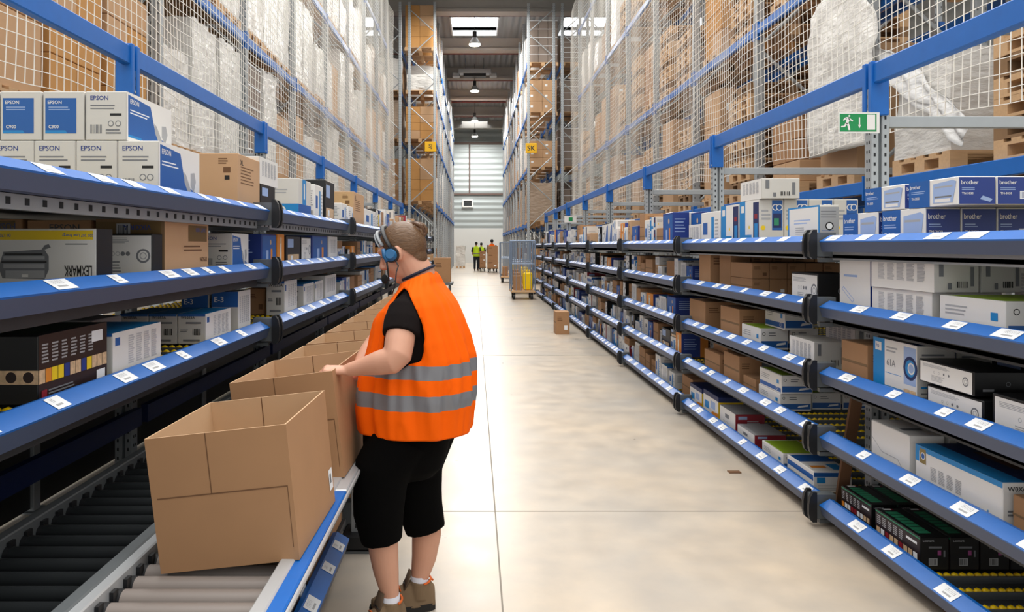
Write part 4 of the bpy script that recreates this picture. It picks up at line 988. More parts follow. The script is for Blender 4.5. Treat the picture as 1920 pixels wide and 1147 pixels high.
def load(kind, var, x, y, z, where, group, scale_z=1):
    t = thing('pallet_load', '%s, %s' % (KD[kind], where), 'pallet', (x, y, z), group)
    nm, me = load_mesh(kind, var); inst('pallet', PALM, t); o = inst(nm, me, t, (0, 0, .145)); o.scale = (1, 1, scale_z)
    return t
RB2 = RACKB
def pallet_rack(side, name_lab, x0, ys0, nb, pitch, top, levels, depth=1.1, beamh=.12, deck=False):
    """x0: aisle face; sgn of side: +1 right, -1 left"""
    s = 1 if side == 'right' else -1
    t = thing('pallet_rack', name_lab, 'shelving', (x0, ys0, 0)); xa, xb = x0, x0+s*depth
    pm_ = MB(); pm_.box(-.055, .055, -.04, .04, 0, top, GALV, .006)
    for k in range(int(top/.1)): pm_.box(-.045, -.030, -.0415, -.039, k*.1, k*.1+.03, GALVD); pm_.box(.030, .045, -.0415, -.039, k*.1, k*.1+.03, GALVD)
    pme = pm_.mesh('post')
    bm_ = MB(); z = .3; f = 1
    while z+1.0 < top:
        a = (s*.03, 0, z) if f > 0 else (s*(depth-.03), 0, z); b = (s*(depth-.03), 0, z+.95) if f > 0 else (s*.03, 0, z+.95)
        bm_.cyl(a, b, .022, GALV, 6); z += .95; f = -f
    bme = bm_.mesh('frame_bracing')
    be = MB(); be.box(-.025, .025, .045, pitch-.045, -beamh, 0, RB2, .006); be.box(-.035, .035, .04, .06, -beamh-.06, .05, RB2); be.box(-.035, .035, pitch-.06, pitch-.04, -beamh-.06, .05, RB2); beme = be.mesh('beam')
    for k in range(nb+1):
        inst('post', pme, t, (s*.055, k*pitch, 0)); inst('post', pme, t, (s*(depth-.055), k*pitch, 0)); inst('frame_bracing', bme, t, (0, k*pitch, 0))
        if k < nb:
            for z in levels: inst('beam', beme, t, (s*.02, k*pitch, z)); inst('beam', beme, t, (s*(depth-.02), k*pitch, z))
    return t
def stock(side, x0, ys0, nb, pitch, levels, kinds, tagw, seed, depth=1.1, per=3, skip=None, yfrom=-99, zlim=99):
    r = random.Random(seed); s = 1 if side == 'right' else -1; G = 'pallet loads, %s' % tagw
    for li, (z, zn) in enumerate(levels):
        n = 0
        for k in range(nb):
            for q in range(per):
                y = ys0+k*pitch+.1+(pitch-.2)/per*(q+.5)
                if y < yfrom or (skip and skip(y, z)): continue
                n += 1
                kind = r.choice(kinds[min(li, len(kinds)-1)]); var = r.randrange(5)
                hs = min(1, (zn-z-.35)/[1.25, 1.5, 1.0, 1.65, .8][var])
                lab = '%s level, %s, %s from near end' % (ORD[li], tagw, ORD[n-1])
                load(kind, var, x0+s*(.05+.6)*1.0+s*r.uniform(-.03, .03), y, z+.001, lab, G, hs)
# near right row (two racks back to back)
RZ = [2.12, 4.37, 6.75, 9.1]
pallet_rack('right', 'tall right pallet rack with blue beams behind the safety net', 3.66, 4.2, 8, 2.77, 11, RZ)
pallet_rack('right', 'second right pallet rack, back to back with the netted one', 4.98, 4.2, 8, 2.77, 11, RZ)
K_R = [['pallets', 'pallets', 'film', 'brown', 'light'], ['pallets', 'pallets', 'pallets', 'brown', 'gold'], ['pallets', 'brown', 'film', 'pallets'], ['brown', 'film']]
stock('right', 3.66, 4.2, 8, 2.77, [(RZ[0], RZ[1]), (RZ[1], RZ[2]), (RZ[2], RZ[3])], K_R, 'netted right rack', 3, per=2, skip=lambda y, z: z > 5 and y < 9)
stock('right', 4.98, 4.2, 8, 2.77, [(RZ[0], RZ[1]), (RZ[1], RZ[2])], [['pallets', 'brown', 'light'], ['pallets', 'gold']], 'rear right rack', 5, per=1)
# near left row
LZ = [2.45, 4.37, 6.35, 8.6]
pallet_rack('left', 'tall left pallet rack with blue beams behind the safety net', -3.1, 4.63, 8, 2.77, 11, LZ)
K_L = [['film', 'film', 'film', 'light', 'grey'], ['film', 'film', 'film', 'film', 'light'], ['film', 'film', 'filmbrown'], ['film', 'brown']]
stock('left', -3.1, 4.63, 8, 2.77, [(LZ[0], LZ[1]), (LZ[1], LZ[2]), (LZ[2], LZ[3])], K_L, 'netted left rack', 8, per=3, skip=lambda y, z: (z > 5 and y < 9) or (z < 3 and y < 7.2))
for i, (y, kd, v) in enumerate(((4.2, 'light', 1), (5.1, 'light', 3), (5.98, 'gold', 1), (6.86, 'gold', 0))): load(kd, v, -3.75, y, 2.451, 'first level, left rack, %s of nearest four' % ORD[i], 'pallet loads, netted left rack')
# far racks flanking the aisle
SL = [3.15, 5.6, 7.5, 9.2]; SK = [2.35, 4.5, 6.65, 8.6]
pallet_rack('left', 'far left pallet rack carrying the yellow SJ sign', -1.5, 29.1, 9, 2.77, 11.0, SL)
pallet_rack('left', 'far left pallet rack standing behind the SJ one', -2.85, 29.1, 4, 2.77, 11.0, SL)
pallet_rack('right', 'far right pallet rack carrying the yellow SK sign', 2.04, 29.1, 9, 2.77, 10.95, SK)
pallet_rack('right', 'far right pallet rack standing behind the SK one', 3.36, 29.1, 4, 2.77, 10.95, SK)
KS = [['gold', 'brown', 'film'], ['gold', 'sack', 'film', 'brown'], ['brown', 'film', 'sack'], ['gold', 'brown', 'film']]
stock('left', -1.5, 29.1, 9, 2.77, [(SL[0], SL[1]), (SL[1], SL[2]), (SL[2], SL[3]), (SL[3], 11.4)], KS, 'SJ rack', 21, per=2)
KS2 = [['filmbrown', 'brown', 'film'], ['film', 'light', 'filmbrown', 'film'], ['light', 'film', 'filmbrown'], ['grey', 'film', 'brown']]
stock('right', 2.04, 29.1, 9, 2.77, [(SK[0], SK[1]), (SK[1], SK[2]), (SK[2], SK[3]), (SK[3], 11.2)], KS2, 'SK rack', 22, per=2)
stock('right', 3.36, 29.1, 1, 2.77, [(SK[0], SK[1]), (SK[1], SK[2]), (SK[2], SK[3]), (SK[3], 11.2)], [['filmbrown', 'grey']], 'inner SK rack', 23, per=2)
stock('left', -2.85, 29.1, 1, 2.77, [(SL[0], SL[1]), (SL[1], SL[2]), (SL[2], SL[3])], [['filmbrown', 'film', 'brown']], 'inner SJ rack', 24, per=2)
for nm, x, z, lab in (('SJ', -1.72, 5.36, 'left'), ('SK', 2.20, 5.3, 'right')):
    t = thing('rack_sign', 'yellow rack sign reading %s on the far %s rack' % (nm, lab), 'sign', (x, 29.0, z-.19))
    mb = MB(); mb.box(x-.22, x+.22, 29.0, 29.03, z-.19, z+.19, mat('sign_yellow', 'f0b800', .5), .01); mb.build('plate', t)
    mb = MB(); vs, fs, wd = text_geo(nm); mb.add([(x-wd*.1+a*.2, 28.997, z-.1+b*.2) for a, b in vs], fs, BLK); mb.build('lettering', t)
# ground level beneath the far racks: shelving and goods
def low_goods(side, x0, seed):
    r = random.Random(seed); s = 1 if side == 'right' else -1; n = 0
    for k in range(12):
        y = 29.1+2.77*(k//2)+(.745, 2.03)[k % 2]; kd = r.choice(('brown', 'film', 'light', 'filmbrown')); n += 1
        load(kd, r.choice((0, 2, 4)), x0+s*.65, y, .0, 'floor level under %s rack, %s from near end' % ('SJ' if s < 0 else 'SK', ORD[n-1]), 'floor level pallets, %s' % side)
low_goods('left', -1.5, 31); low_goods('right', 2.04, 32)

# ================================================================== safety nets
def net(xn, y0, y1, z0, z1, label, cell=.097, t_=.0026):
    mb = MB(); W = lambda y, z: Vector((xn+.03*math.sin(y*.9+z*.7)+.015*math.sin(y*3.1), y+.012*math.sin(z*3+y*5), z-.045*math.sin(math.pi*((y-y0) % 2.77)/2.77)*max(0, 1-(z-z0)/2.2)+.018*math.sin(y*4+z*2)))
    def strand(pts):
        n = len(pts); vs = []
        for p in pts: vs += [(p.x-t_, p.y-t_*0, p.z-t_), (p.x+t_, p.y, p.z-t_), (p.x+t_, p.y, p.z+t_), (p.x-t_, p.y, p.z+t_)]
        return vs, [(k*4+i, k*4+(i+1) % 4, k*4+4+(i+1) % 4, k*4+4+i) for k in range(n-1) for i in range(4)]
    def strandv(pts):
        n = len(pts); vs = []
        for p in pts: vs += [(p.x-t_, p.y-t_, p.z), (p.x+t_, p.y-t_, p.z), (p.x+t_, p.y+t_, p.z), (p.x-t_, p.y+t_, p.z)]
        return vs, [(k*4+i, k*4+(i+1) % 4, k*4+4+(i+1) % 4, k*4+4+i) for k in range(n-1) for i in range(4)]
    z = z0
    while z < z1:
        vs, fs = strand([W(y0+(y1-y0)*i/90, z) for i in range(91)]); mb.add(vs, fs, NETM); z += cell
    y = y0
    while y < y1:
        zz = min(z1, H+max(3.2, y*.42)); m_ = 14
        vs, fs = strandv([W(y, z0+(zz-z0)*i/m_) for i in range(m_+1)]); mb.add(vs, fs, NETM); y += cell
    for k in range(12):   # rope ties along the lower edge
        pass
    return tag(mb.build('safety_net'), label, 'net')
net(3.48, 3.3, 27.0, 2.5, 9.9, 'white square mesh safety net hanging in front of the right pallet rack')
net(-2.93, 3.0, 27.0, 2.62, 9.9, 'white square mesh safety net hanging in front of the left pallet rack')
def film_sheet(name, label, fn, nu, nv, mt, th=.003):
    mb = MB(); vs = [fn(i/nu, j/nv) for i in range(nu+1) for j in range(nv+1)]
    mb.add(vs, [(i*(nv+1)+j, (i+1)*(nv+1)+j, (i+1)*(nv+1)+j+1, i*(nv+1)+j+1) for i in range(nu) for j in range(nv)], mt, True)
    o = mb.build(name); md = o.modifiers.new('thickness', 'SOLIDIFY'); md.thickness = th; return tag(o, label, 'plastic film')
def f1(u, v):   # sheet hanging behind the right net
    y = 8.05-1.35*u; z = 2.45+(1.45+.35*math.sin(math.pi*u)-.3*u)*v
    n = noise.noise(Vector((u*5, v*4, 1.3)))+.5*noise.noise(Vector((u*14, v*9, 4)))
    return (3.60+.05*n, y, z)
film_sheet('loose_film', 'loose white stretch film hanging behind the right safety net', f1, 26, 26, FILM)
def f2(u, v):   # drooping tail
    y = 7.1-1.55*u; zc = 3.35-1.0*u**1.2
    n = noise.noise(Vector((u*6+3, v*4, 9)))
    return (3.62+.05*n+.05*v, y, zc+.32*(v-.5)*(1-.4*u)+.06*n)
film_sheet('loose_film', 'torn tail of stretch film drooping towards the picture edge', f2, 26, 10, FILMT)

# exit sign on the right rack post
t = thing('exit_sign', 'green emergency exit sign with running man on the right rack post', 'sign', (2.03, 3.93, 2.11))
mb = MB(); mb.box(1.928, 2.145, 3.955, 3.96, 2.115, 2.225, WHITE); mb.build('plate', t)
EG = mat('exit_green', '0c8a4b', .5)
mb = MB(); X0, X1, Z0, Z1, yy = 1.934, 2.128, 2.123, 2.217, 3.9535
mb.box(X0, X1, yy, 3.955, Z0, Z1, EG)
def sp(pts, m=WHITE):
    mb.add([(X0+(X1-X0)*u, yy-.0008, Z0+(Z1-Z0)*v) for u, v in pts], [tuple(range(len(pts)))], m)
sp([(.255+.028*math.cos(a), .88+.058*math.sin(a)) for a in [k*math.pi/6 for k in range(12)]])
sp([(.14, .80), (.22, .82), (.27, .70), (.22, .42), (.15, .46), (.18, .66)]); sp([(.22, .82), (.36, .62), (.34, .56), (.24, .68)]); sp([(.15, .80), (.08, .66), (.10, .60), (.19, .74)])
sp([(.16, .5), (.24, .46), (.27, .30), (.28, .08), (.23, .08), (.21, .28)]); sp([(.15, .48), (.2, .42), (.14, .26), (.03, .24), (.03, .31), (.11, .33)])
sp([(.515, .8), (.55, .8), (.55, .35), (.515, .35)]); sp([(.49, .38), (.575, .38), (.533, .18)]); sp([(.74, .1), (.96, .1), (.96, .95), (.74, .95)]); mb.build('pictogram', t)
t = thing('exit_sign', 'small distant green exit sign above the far right flow rack', 'sign', (2.1, 17.3, 2.03))
mb = MB(); mb.box(2.08, 2.36, 17.3, 17.32, 2.05, 2.2, WHITE); mb.build('plate', t)
mb = MB(); mb.box(2.18, 2.27, 17.293, 17.3, 2.08, 2.17, EG); mb.build('pictogram', t)

# ================================================================== aisle objects
place(st_brown, 1.385, 1.62, 12.75, 13.1, 0, .385, 'L', 'single brown carton standing on the aisle floor by the right rack')
sc_ = MB(); sc_.box(1.70, 1.78, 4.98, 5.03, 0, .006, CARDD); tag(sc_.build('cardboard_scrap'), 'small torn brown cardboard scrap lying on the aisle floor', 'scrap')
def trolley(x, y, idx, full, lab):
    t = thing('cage_trolley', lab, 'trolley', (x, y, 0), 'cage trolleys')
    mb = MB(); mb.box(x-.34, x+.34, y, y+1.0, .20, .25, WOOD, .005); mb.build('deck', t)
    for yy in (y+.02, y+.98):
        mb = MB()
        for xx in (x-.33, x+.33): mb.cyl((xx, yy, .2), (xx, yy, 1.65), .018, mat('trolley_tube', '8fa0b8', .4, metal=.5), 8)
        mb.cyl((x-.33, yy, 1.65), (x+.33, yy, 1.65), .018, MATS['trolley_tube'], 8)
        for q in range(1, 5): mb.cyl((x-.33+q*.132, yy, .25), (x-.33+q*.132, yy, 1.65), .008, MATS['trolley_tube'], 6)
        mb.cyl((x-.33, yy, 1.0), (x+.33, yy, 1.0), .01, MATS['trolley_tube'], 6)
        mb.build('cage_end', t)
    for xx in (x-.25, x+.25):
        for yy in (y+.12, y+.88):
            mb = MB(); mb.cyl((xx-.03, yy, .09), (xx+.03, yy, .09), .09, BLKPL, 14); mb.box(xx-.035, xx+.035, yy-.03, yy+.03, .1, .2, GALVD); mb.build('wheel', t)
    if full:
        mb = MB(); mb.box(x+.02, x+.28, y+.3, y+.5, .25, .75, YEL, .03); o = mb.build('plastic_bin'); tag(o, 'yellow plastic bin on the cage trolley, %s trolley' % ORD[idx], 'bin', 'yellow bins')
        mb = MB(); mb.box(x-.25, x-.02, y+.3, y+.7, .25, .65, CARD, .005); o = mb.build('shipping_carton'); tag(o, 'brown carton on the cage trolley, %s trolley' % ORD[idx], 'box', 'cartons on trolleys')
for i, (x, y) in enumerate(((1.36, 20.9), (1.5, 23.4), (1.62, 26.5), (1.4, 30.5), (1.5, 34.0))):
    trolley(x, y, i, i < 4, 'tube framed cage trolley parked at the right of the aisle, %s from camera' % ORD[i])
place(st_brown, -1.22, -.72, 22.2, 22.9, .42, 1.15, 'R', 'large brown carton right of the worker, by the left racks')
mb = MB(); mb.box(-1.3, -.65, 22.1, 23.0, .34, .42, GALVD, .01)
for a in (-1.22, -.75): 
    for b in (22.2, 22.85): mb.cyl((a, b, 0), (a, b, .34), .03, GALVD, 8)
tag(mb.build('low_platform'), 'low steel platform under the large brown carton', 'table')
crm = MB(); crumple(crm, -1.25, -.65, 50, 50.6, .14, 1.5, FILM, .05, 3); crm2 = MB()
t = thing('pallet_load', 'white wrapped pallet standing alone in front of the back wall', 'pallet', (-.95, 50.3, 0)); crm.build('film_wrapped_goods', t); pallet_mb(crm2, .6, .6, 0); o = crm2.build('pallet', None, (0, 0, 0)); o.parent = t; 

mb = MB(); mb.loft([[(2.00, y-.0, z), (2.06, y, z), (2.06, y+.02, z), (2.00, y+.02, z)] for y, z in ((4.16, 0), (3.94, .78))], mat('brown_board', '6b4a30', .8), True, False); tag(mb.build('wooden_strut'), 'narrow brown board leaning inside the near right rack joint', 'board')
# ================================================================== people
SKIN = mat('skin', 'cf9a80', .5, sss=.08, var=.05, vscale=12)
VEST = mat('orange_vest_cloth', (1.0, .13, .0, 1), .75, bump=.15, bscale=25, spec=.15)
REFL = mat('grey_reflective_tape', '7a7b80', .35)
TSH = mat('black_tshirt', '120c0c', .95, bump=.1, spec=.2)
SHORT = mat('black_shorts', '050505', 1, spec=.1)
HAIR = mat('brown_hair', '634529', .4, var=.55, vscale=22, stretch=(1.2, 9, 9), bump=.35, bscale=24)
HAIRB = mat('brown_hair_bun', '5c3d25', .45, var=.45, vscale=30, bump=.6, bscale=45)
SUEDE = mat('brown_suede', '7d674e', .9, var=.1, vscale=30)
ORT = mat('orange_shoe_trim', 'd9641c', .6)
SOCK = mat('white_sock', 'dcdbe3', .85)
a_ = math.radians(14); FW = Vector((-math.cos(a_), math.sin(a_), 0)); LT = Vector((-math.sin(a_), -math.cos(a_), 0)); C0 = Vector((-.235, 3.05, 0))
def Bp(f, l, z): return C0+FW*f+LT*l+Vector((0, 0, z))
def px(x, y, Y): return Vector(((x-VX)*Y/F, Y, H-(y-VY)*Y/F))
VT = [(.775, -.462, -.020, .205), (.85, -.470, -.014, .213), (.92, -.466, -.008, .215), (1.0, -.452, -.008, .212), (1.08, -.43, -.014, .207), (1.15, -.408, -.034, .206),
      (1.22, -.388, -.060, .204), (1.28, -.366, -.092, .197), (1.325, -.342, -.124, .180), (1.36, -.322, -.146, .152), (1.39, -.303, -.156, .118), (1.415, -.295, -.170, .092)]
def vt(z):
    if z <= VT[0][0]: return VT[0][1:]
    for a, b in zip(VT, VT[1:]):
        if z <= b[0]:
            t = (z-a[0])/(b[0]-a[0]); return tuple(a[i]+(b[i]-a[i])*t for i in (1, 2, 3))
    return VT[-1][1:]
def ring(z, inset=0, n=72, fold=0):
    mn, mx, rl = vt(z); c = -((mn+mx)/2+.235)/.97; rf = (mx-mn)/2-inset; rl -= inset; pts = []
    for i in range(n):
        t = 2*math.pi*i/n; k = (abs(math.cos(t))**2.3+abs(math.sin(t))**2.3)**(-1/2.3)
        q = 0
        if fold:
            amp = fold*min(1, max(.25, (1.40-z)*4)); th = t+.5*(z-1.1)*math.sin(t)
            a1 = noise.noise(Vector((math.cos(th)*3.0, math.sin(th)*3.0, z*1.2))); a2 = noise.noise(Vector((math.cos(th)*4+5, math.sin(th)*4, z*2.4+math.cos(th)*2)))
            q = amp*(.9*a1+.5-1.6*abs(a2)+.25*noise.noise(Vector((math.cos(th)*8, math.sin(th)*8, z*7))))
            hem = max(0, (.92-z)/.2); q = q*(1-.5*hem)+.003*hem*math.sin(th*5+1)
        ff = c+(rf+q)*k*math.cos(t); bl = min(1, max(0, (z-1.2)/.215)); bl = bl*bl*(3-2*bl)
        pts.append(Bp(ff, (rl+q)*k*math.sin(t), z-.42*(ff+.07)*bl))
    return pts
W = thing('person', 'worker in orange hi-vis vest and black capri shorts reaching into an open carton', 'person', (-.28, 3.03, 0))
# --- body
mb = MB()
mb.loft([ring(z, .045, 40) for z in [.80+.05*i for i in range(13)]], SKIN)
mb.tube([(-.228, 3.05, 1.35), (-.232, 3.048, 1.40), (-.258, 3.043, 1.445), (-.285, 3.04, 1.49)], [.070, .072, .068, .064], SKIN, 20)
Hc = Vector((-.292, 3.042, 1.498)); yw, pt = math.radians(13), math.radians(24)
hx = Vector((-math.cos(yw)*math.cos(pt), math.sin(yw)*math.cos(pt), -math.sin(pt))); hy = Vector((0, 0, 1)).cross(hx).normalized(); hz = hx.cross(hy).normalized()
HM = Matrix((hx, hy, hz)).transposed()
def hl(x, y, z): return Hc+hx*x+hy*y+hz*z
def hball(c, r, m=SKIN, nu=24, nv=16): mb.ball(hl(*c), r, m, HM, nu, nv)
hball((0, 0, .015), (.095, .076, .098)); hball((.028, 0, -.05), (.064, .056, .066)); hball((.050, 0, -.098), (.030, .034, .024)); hball((.02, 0, -.085), (.05, .05, .03))
for s in (1, -1):
    hball((.055, s*.036, -.035), (.030, .024, .034)); hball((.0, s*.079, -.012), (.018, .008, .032)); hball((-.008, s*.084, -.005), (.012, .006, .026))
    hball((.072, s*.03, .032), (.022, .026, .010))
mb.tube([hl(.084, 0, .022), hl(.099, 0, -.004), hl(.110, 0, -.026), hl(.096, 0, -.038)], [.008, .010, .013, .009], SKIN, 10)
hball((.100, .011, -.033), (.010, .008, .008)); hball((.100, -.011, -.033), (.010, .008, .008))
hball((.088, 0, -.062), (.012, .022, .007)); hball((.085, 0, -.072), (.012, .020, .008))
def arm(sh, el, wr, mid=.042):
    sh, el, wr = Vector(sh), Vector(el), Vector(wr)
    k = lambda a, b, t: a+(b-a)*t
    mb.tube([sh, k(sh, el, .35), k(sh, el, .7), k(sh, el, .93), k(el, wr, .10)-Vector((0, 0, .003)), k(el, wr, .35), k(el, wr, .7), wr], [.050, .056, .057, .055, .052, mid+.005, .033, .025], SKIN, 18)
LW, LE = px(651, 694, 2.84), px(744, 672, 2.80)
arm(Bp(.0, .150, 1.27), LE, LW)
RW, RE = Vector((-.515, 3.12, .97)), Vector((-.43, 3.30, 1.09)); arm(Bp(.0, -.150, 1.27), RE, RW)
def hand(wr, d, n, thumb, curl):
    d = Vector(d).normalized(); n = Vector(n); n = (n-d*n.dot(d)).normalized(); w_ = d.cross(n)*thumb
    mb.tube([wr-d*.01, wr+d*.02, wr+d*.055, wr+d*.088], [(.017, .025), (.017, .031), (.016, .039), (.013, .040)], SKIN, 16, up=n)
    for off, ls, q in ((.030, (.044, .026, .021), 0), (.010, (.048, .030, .022), 5), (-.011, (.045, .028, .021), 10), (-.031, (.035, .022, .019), 16)):
        p = wr+d*(.086-abs(off-.008)*.25)+w_*off; ang = 0; pts = [p-d*.02]; 
        pts.append(p)
        for L0, c in zip(ls, curl):
            ang += math.radians(c+q*.6); p = p+(d*math.cos(ang)-n*math.sin(ang))*L0*.98; pts.append(p)
        mb.tube(pts, [.009, .0098, .0088, .0080, .0062], SKIN, 10); mb.ball(pts[-1], .0062, SKIN, nu=8, nv=6)
        mb.ball(pts[1]+n*.002, .0105, SKIN, nu=8, nv=6)
    b = wr+d*.022+w_*.024-n*.004
    t1 = b+d*.030+w_*.018-n*.016; t2 = t1+d*.028+w_*.002-n*.016; t3 = t2+d*.022-w_*.006-n*.012
    mb.tube([b, t1, t2, t3], [.015, .0125, .0105, .0075], SKIN, 10); mb.ball(t3, .0075, SKIN, nu=8, nv=6)
hand(LW, (-1, -.02, .03), (.0, -.12, 1), 1, (42, 42, 30))
hand(RW, (-.8, -.3, -.35), (-.2, .1, 1), -1, (25, 30, 20))
def leg(pts, r): mb.tube(pts, r, SKIN, 20)
AL, AR = px(731, 1112, 2.95), px(786, 1086, 3.13)
leg([Bp(0, .09, .85), Vector((-.37, 2.95, .55)), px(717, 985, 2.95), px(719, 1030, 2.95), px(724, 1070, 2.95), AL, AL+Vector((0, 0, -.09))], [.10, .075, .062, .0585, .050, .036, .034])
leg([Bp(0, -.09, .85), Vector((-.235, 3.14, .50)), px(797, 960, 3.14), px(800, 1000, 3.14), px(795, 1045, 3.14), AR, AR+Vector((0, 0, -.07))], [.10, .078, .064, .062, .052, .036, .034])
body = mb.build('body', W); remesh(body, .0052, 4)
# --- eyes, lashes, brows
for s in (1, -1):
    mb = MB(); mb.ball(hl(.071, s*.031, .004), .0115, WHITE, nu=12, nv=8); mb.ball(hl(.079, s*.031, .000), .0055, mat('iris', '3a4a5a', .2), nu=10, nv=8); mb.build('eye', W)
    mb = MB(); mb.tube([hl(.080, s*.020, .008), hl(.0845, s*.031, .008), hl(.078, s*.044, .005)], [.0015, .0025, .001], BLK, 6); mb.tube([hl(.089, s*.014, .034), hl(.088, s*.03, .038), hl(.076, s*.048, .034)], [.002, .0035, .001], HAIR, 6); mb.build('brow_and_lashes', W)
# --- hair
mb = MB()
mb.ball(hl(-.009, 0, .019), (.098, .0815, .100), HAIR, HM, 28, 20); mb.ball(hl(-.042, 0, -.035), (.046, .054, .062), HAIR, HM, 20, 14)
hair = mb.build('hair', W); remesh(hair, .004, 3)
bh = bmesh.new(); bh.from_mesh(hair.data); inv = HM.transposed(); HO = Vector(W.location)
LN = [(-.2, -.105), (-.09, -.098), (-.06, -.070), (-.04, -.035), (-.02, .004), (.012, .012), (.03, .0), (.045, .012), (.055, .045), (.078, .070), (.2, .085)]
def line(x):
    for (a, b), (c, d) in zip(LN, LN[1:]):
        if x <= c: return b+(d-b)*(x-a)/(c-a)
    return LN[-1][1]
kill = []
for v in bh.verts:
    q = inv @ (v.co+HO-Hc)
    if q.z < line(q.x)+.004*noise.noise(v.co*90): kill.append(v)
bmesh.ops.delete(bh, geom=kill, context='VERTS')
for _ in range(8):
    new = {}
    for v in [v for v in bh.verts if v.is_boundary]:
        nb_ = [e.other_vert(v) for e in v.link_edges if e.is_boundary]
        if len(nb_) == 2: new[v] = v.co*.5+(nb_[0].co+nb_[1].co)*.25
    for v, c in new.items(): v.co = c
bh.to_mesh(hair.data); bh.free()
mb = MB(); bc = px(782, 433, 3.04)
mb.ball(bc, (.034, .034, .034), HAIRB, nu=16, nv=12); rb = random.Random(4)
for i in range(22):
    ax = Vector((rb.uniform(-1, 1), rb.uniform(-1, 1), rb.uniform(-1, 1))).normalized(); u = ax.orthogonal().normalized(); v = ax.cross(u); a0 = rb.uniform(0, 6.28); sp_ = rb.uniform(2.2, 4.2); rr = rb.uniform(.030, .038); of = ax*rb.uniform(-.014, .014)
    mb.tube([bc+of+(u*math.cos(a0+sp_*k/12)+v*math.sin(a0+sp_*k/12))*rr*(1-.25*abs(k-6)/6) for k in range(13)], [.003+.0055*math.sin(math.pi*(k+.5)/13.5) for k in range(13)], HAIRB if i % 2 else HAIR, 8)
bun = mb.build('hair_bun', W)
# --- headset
mb = MB()
arc = [hl(.012+.02*math.sin(q), .094*math.cos(q), .018+.106*math.sin(q)) for q in [math.pi*k/20 for k in range(21)]]
mb.tube(arc, (0.006,)*21, BLKPL, 8, sq=(1.6, .8)); hs = mb.build('headset', W)
mb = MB(); arc2 = [hl(.040+.022*math.sin(q), .089*math.cos(q), .030+.084*math.sin(q)) for q in [math.pi*(.04+.92*k/20) for k in range(21)]]
mb.tube(arc2, .0055, mat('headset_grey', '8b8f94', .4), 8, sq=(1.4, 1)); arc3 = [hl(.055+.02*math.sin(q), .085*math.cos(q), .030+.078*math.sin(q)) for q in [math.pi*(.04+.5*k/20) for k in range(21)]]
mb.tube(arc3, .004, MATS['headset_grey'], 8); mb.build('grey_band', hs)
for s in (1, -1):
    mb = MB(); mb.cyl(hl(.022, s*.082, -.006), hl(.022, s*.100, -.006), .033, BLKPL, 20, .031); mb.cyl(hl(.022, s*.100, -.006), hl(.020, s*.112, -.004), .027, mat('headset_blue', '1f5f8f', .35), 20, .018)
    mb.tube([hl(.040, s*.104, .026), hl(.046, s*.108, .0), hl(.044, s*.106, -.026)], .008, MATS['headset_blue'], 8); mb.build('ear_cup', hs)
mic = px(721, 523, 2.965)
mb = MB(); mb.tube([hl(.046, .104, -.020), hl(.056, .102, -.055), hl(.075, .085, -.095), mic], .0035, BLKPL, 8); mb.build('boom', hs)
mb = MB(); mb.ball(mic, (.013, .013, .019), mat('foam_black', '0c0c0d', .95), nu=14, nv=10); mb.build('microphone_foam', hs)
mb = MB(); mb.tube([hl(.012, .104, -.032), hl(.008, .108, -.06), px(743, 510, 2.92), px(741, 535, 2.90), px(735, 552, 2.92)], .0028, BLKPL, 6); mb.build('cable', hs)
# --- t-shirt
mb = MB(); mb.loft([ring(z, .020, 48) for z in [.86+.04*i for i in range(14)]]+[ring(1.405, .022, 48)], TSH)
for s, el, sh in ((1, LE, Bp(.0, .137, 1.262)), (-1, RE, Bp(.0, -.137, 1.262))):
    e_ = sh+(el-sh)*.52; top = sh+Vector((0, 0, .03))-LT*s*.03
    mb.tube([top, sh, sh+(el-sh)*.25, e_+Vector((0, 0, -.003))], [.050, .072, .078, .075], TSH, 24)
ts = mb.build('t_shirt', W); remesh(ts, .006, 4)
# --- vest
n = 150; zs = [.775+i*(1.415-.775)/96 for i in range(97)]
AH = [(757, 538), (744, 551), (731, 574), (723, 604), (718, 640), (716, 690), (735, 700), (770, 683), (790, 677), (796, 652), (795, 622), (786, 592), (772, 562), (765, 546)]
def inpoly(x, y, P):
    c = False
    for i in range(len(P)):
        (x1, y1), (x2, y2) = P[i], P[i-1]
        if (y1 > y) != (y2 > y) and x < (x2-x1)*(y-y1)/(y2-y1)+x1: c = not c
    return c
rings = [ring(z, -.004, n, .020) for z in zs]; mb = MB(); vs = [p for r in rings for p in r]; used = {}
fo, fr = [], []
for k in range(96):
    for i in range(n):
        q = (k*n+i, k*n+(i+1) % n, (k+1)*n+(i+1) % n, (k+1)*n+i)
        c = (vs[q[0]]+vs[q[2]])/2; rel = c-C0; l = rel.dot(LT)
        if abs(l) > .07:
            m = c-LT*(2*l) if l < 0 else c
            if inpoly(VX+F*m.x/m.y, VY-F*(m.z-H)/m.y, AH): continue
        z = c.z; f = rel.dot(FW)
        b1 = 1.036; b2 = .918
        (fr if (abs(z-b1) < .027 or abs(z-b2) < .027) else fo).append(q)
mb.add(vs, fo, VEST, True); k0 = len(mb.f); mb.f += fr; mb.m += [mb.mi(REFL)]*len(fr); mb.smooth += [True]*len(fr)
vest = mb.build('hi_vis_vest', W); md = vest.modifiers.new('t', 'SOLIDIFY'); md.thickness = .005; md.offset = -1
bmv = bmesh.new(); bmv.from_mesh(vest.data)
bmesh.ops.delete(bmv, geom=[v for v in bmv.verts if not v.link_faces], context='VERTS')
for _ in range(6):
    bnd = [v for v in bmv.verts if v.is_boundary]; new = {}
    for v in bnd:
        nb_ = [e.other_vert(v) for e in v.link_edges if e.is_boundary]
        if len(nb_) == 2: new[v] = v.co*.5+(nb_[0].co+nb_[1].co)*.25
    for v, c in new.items(): v.co = c
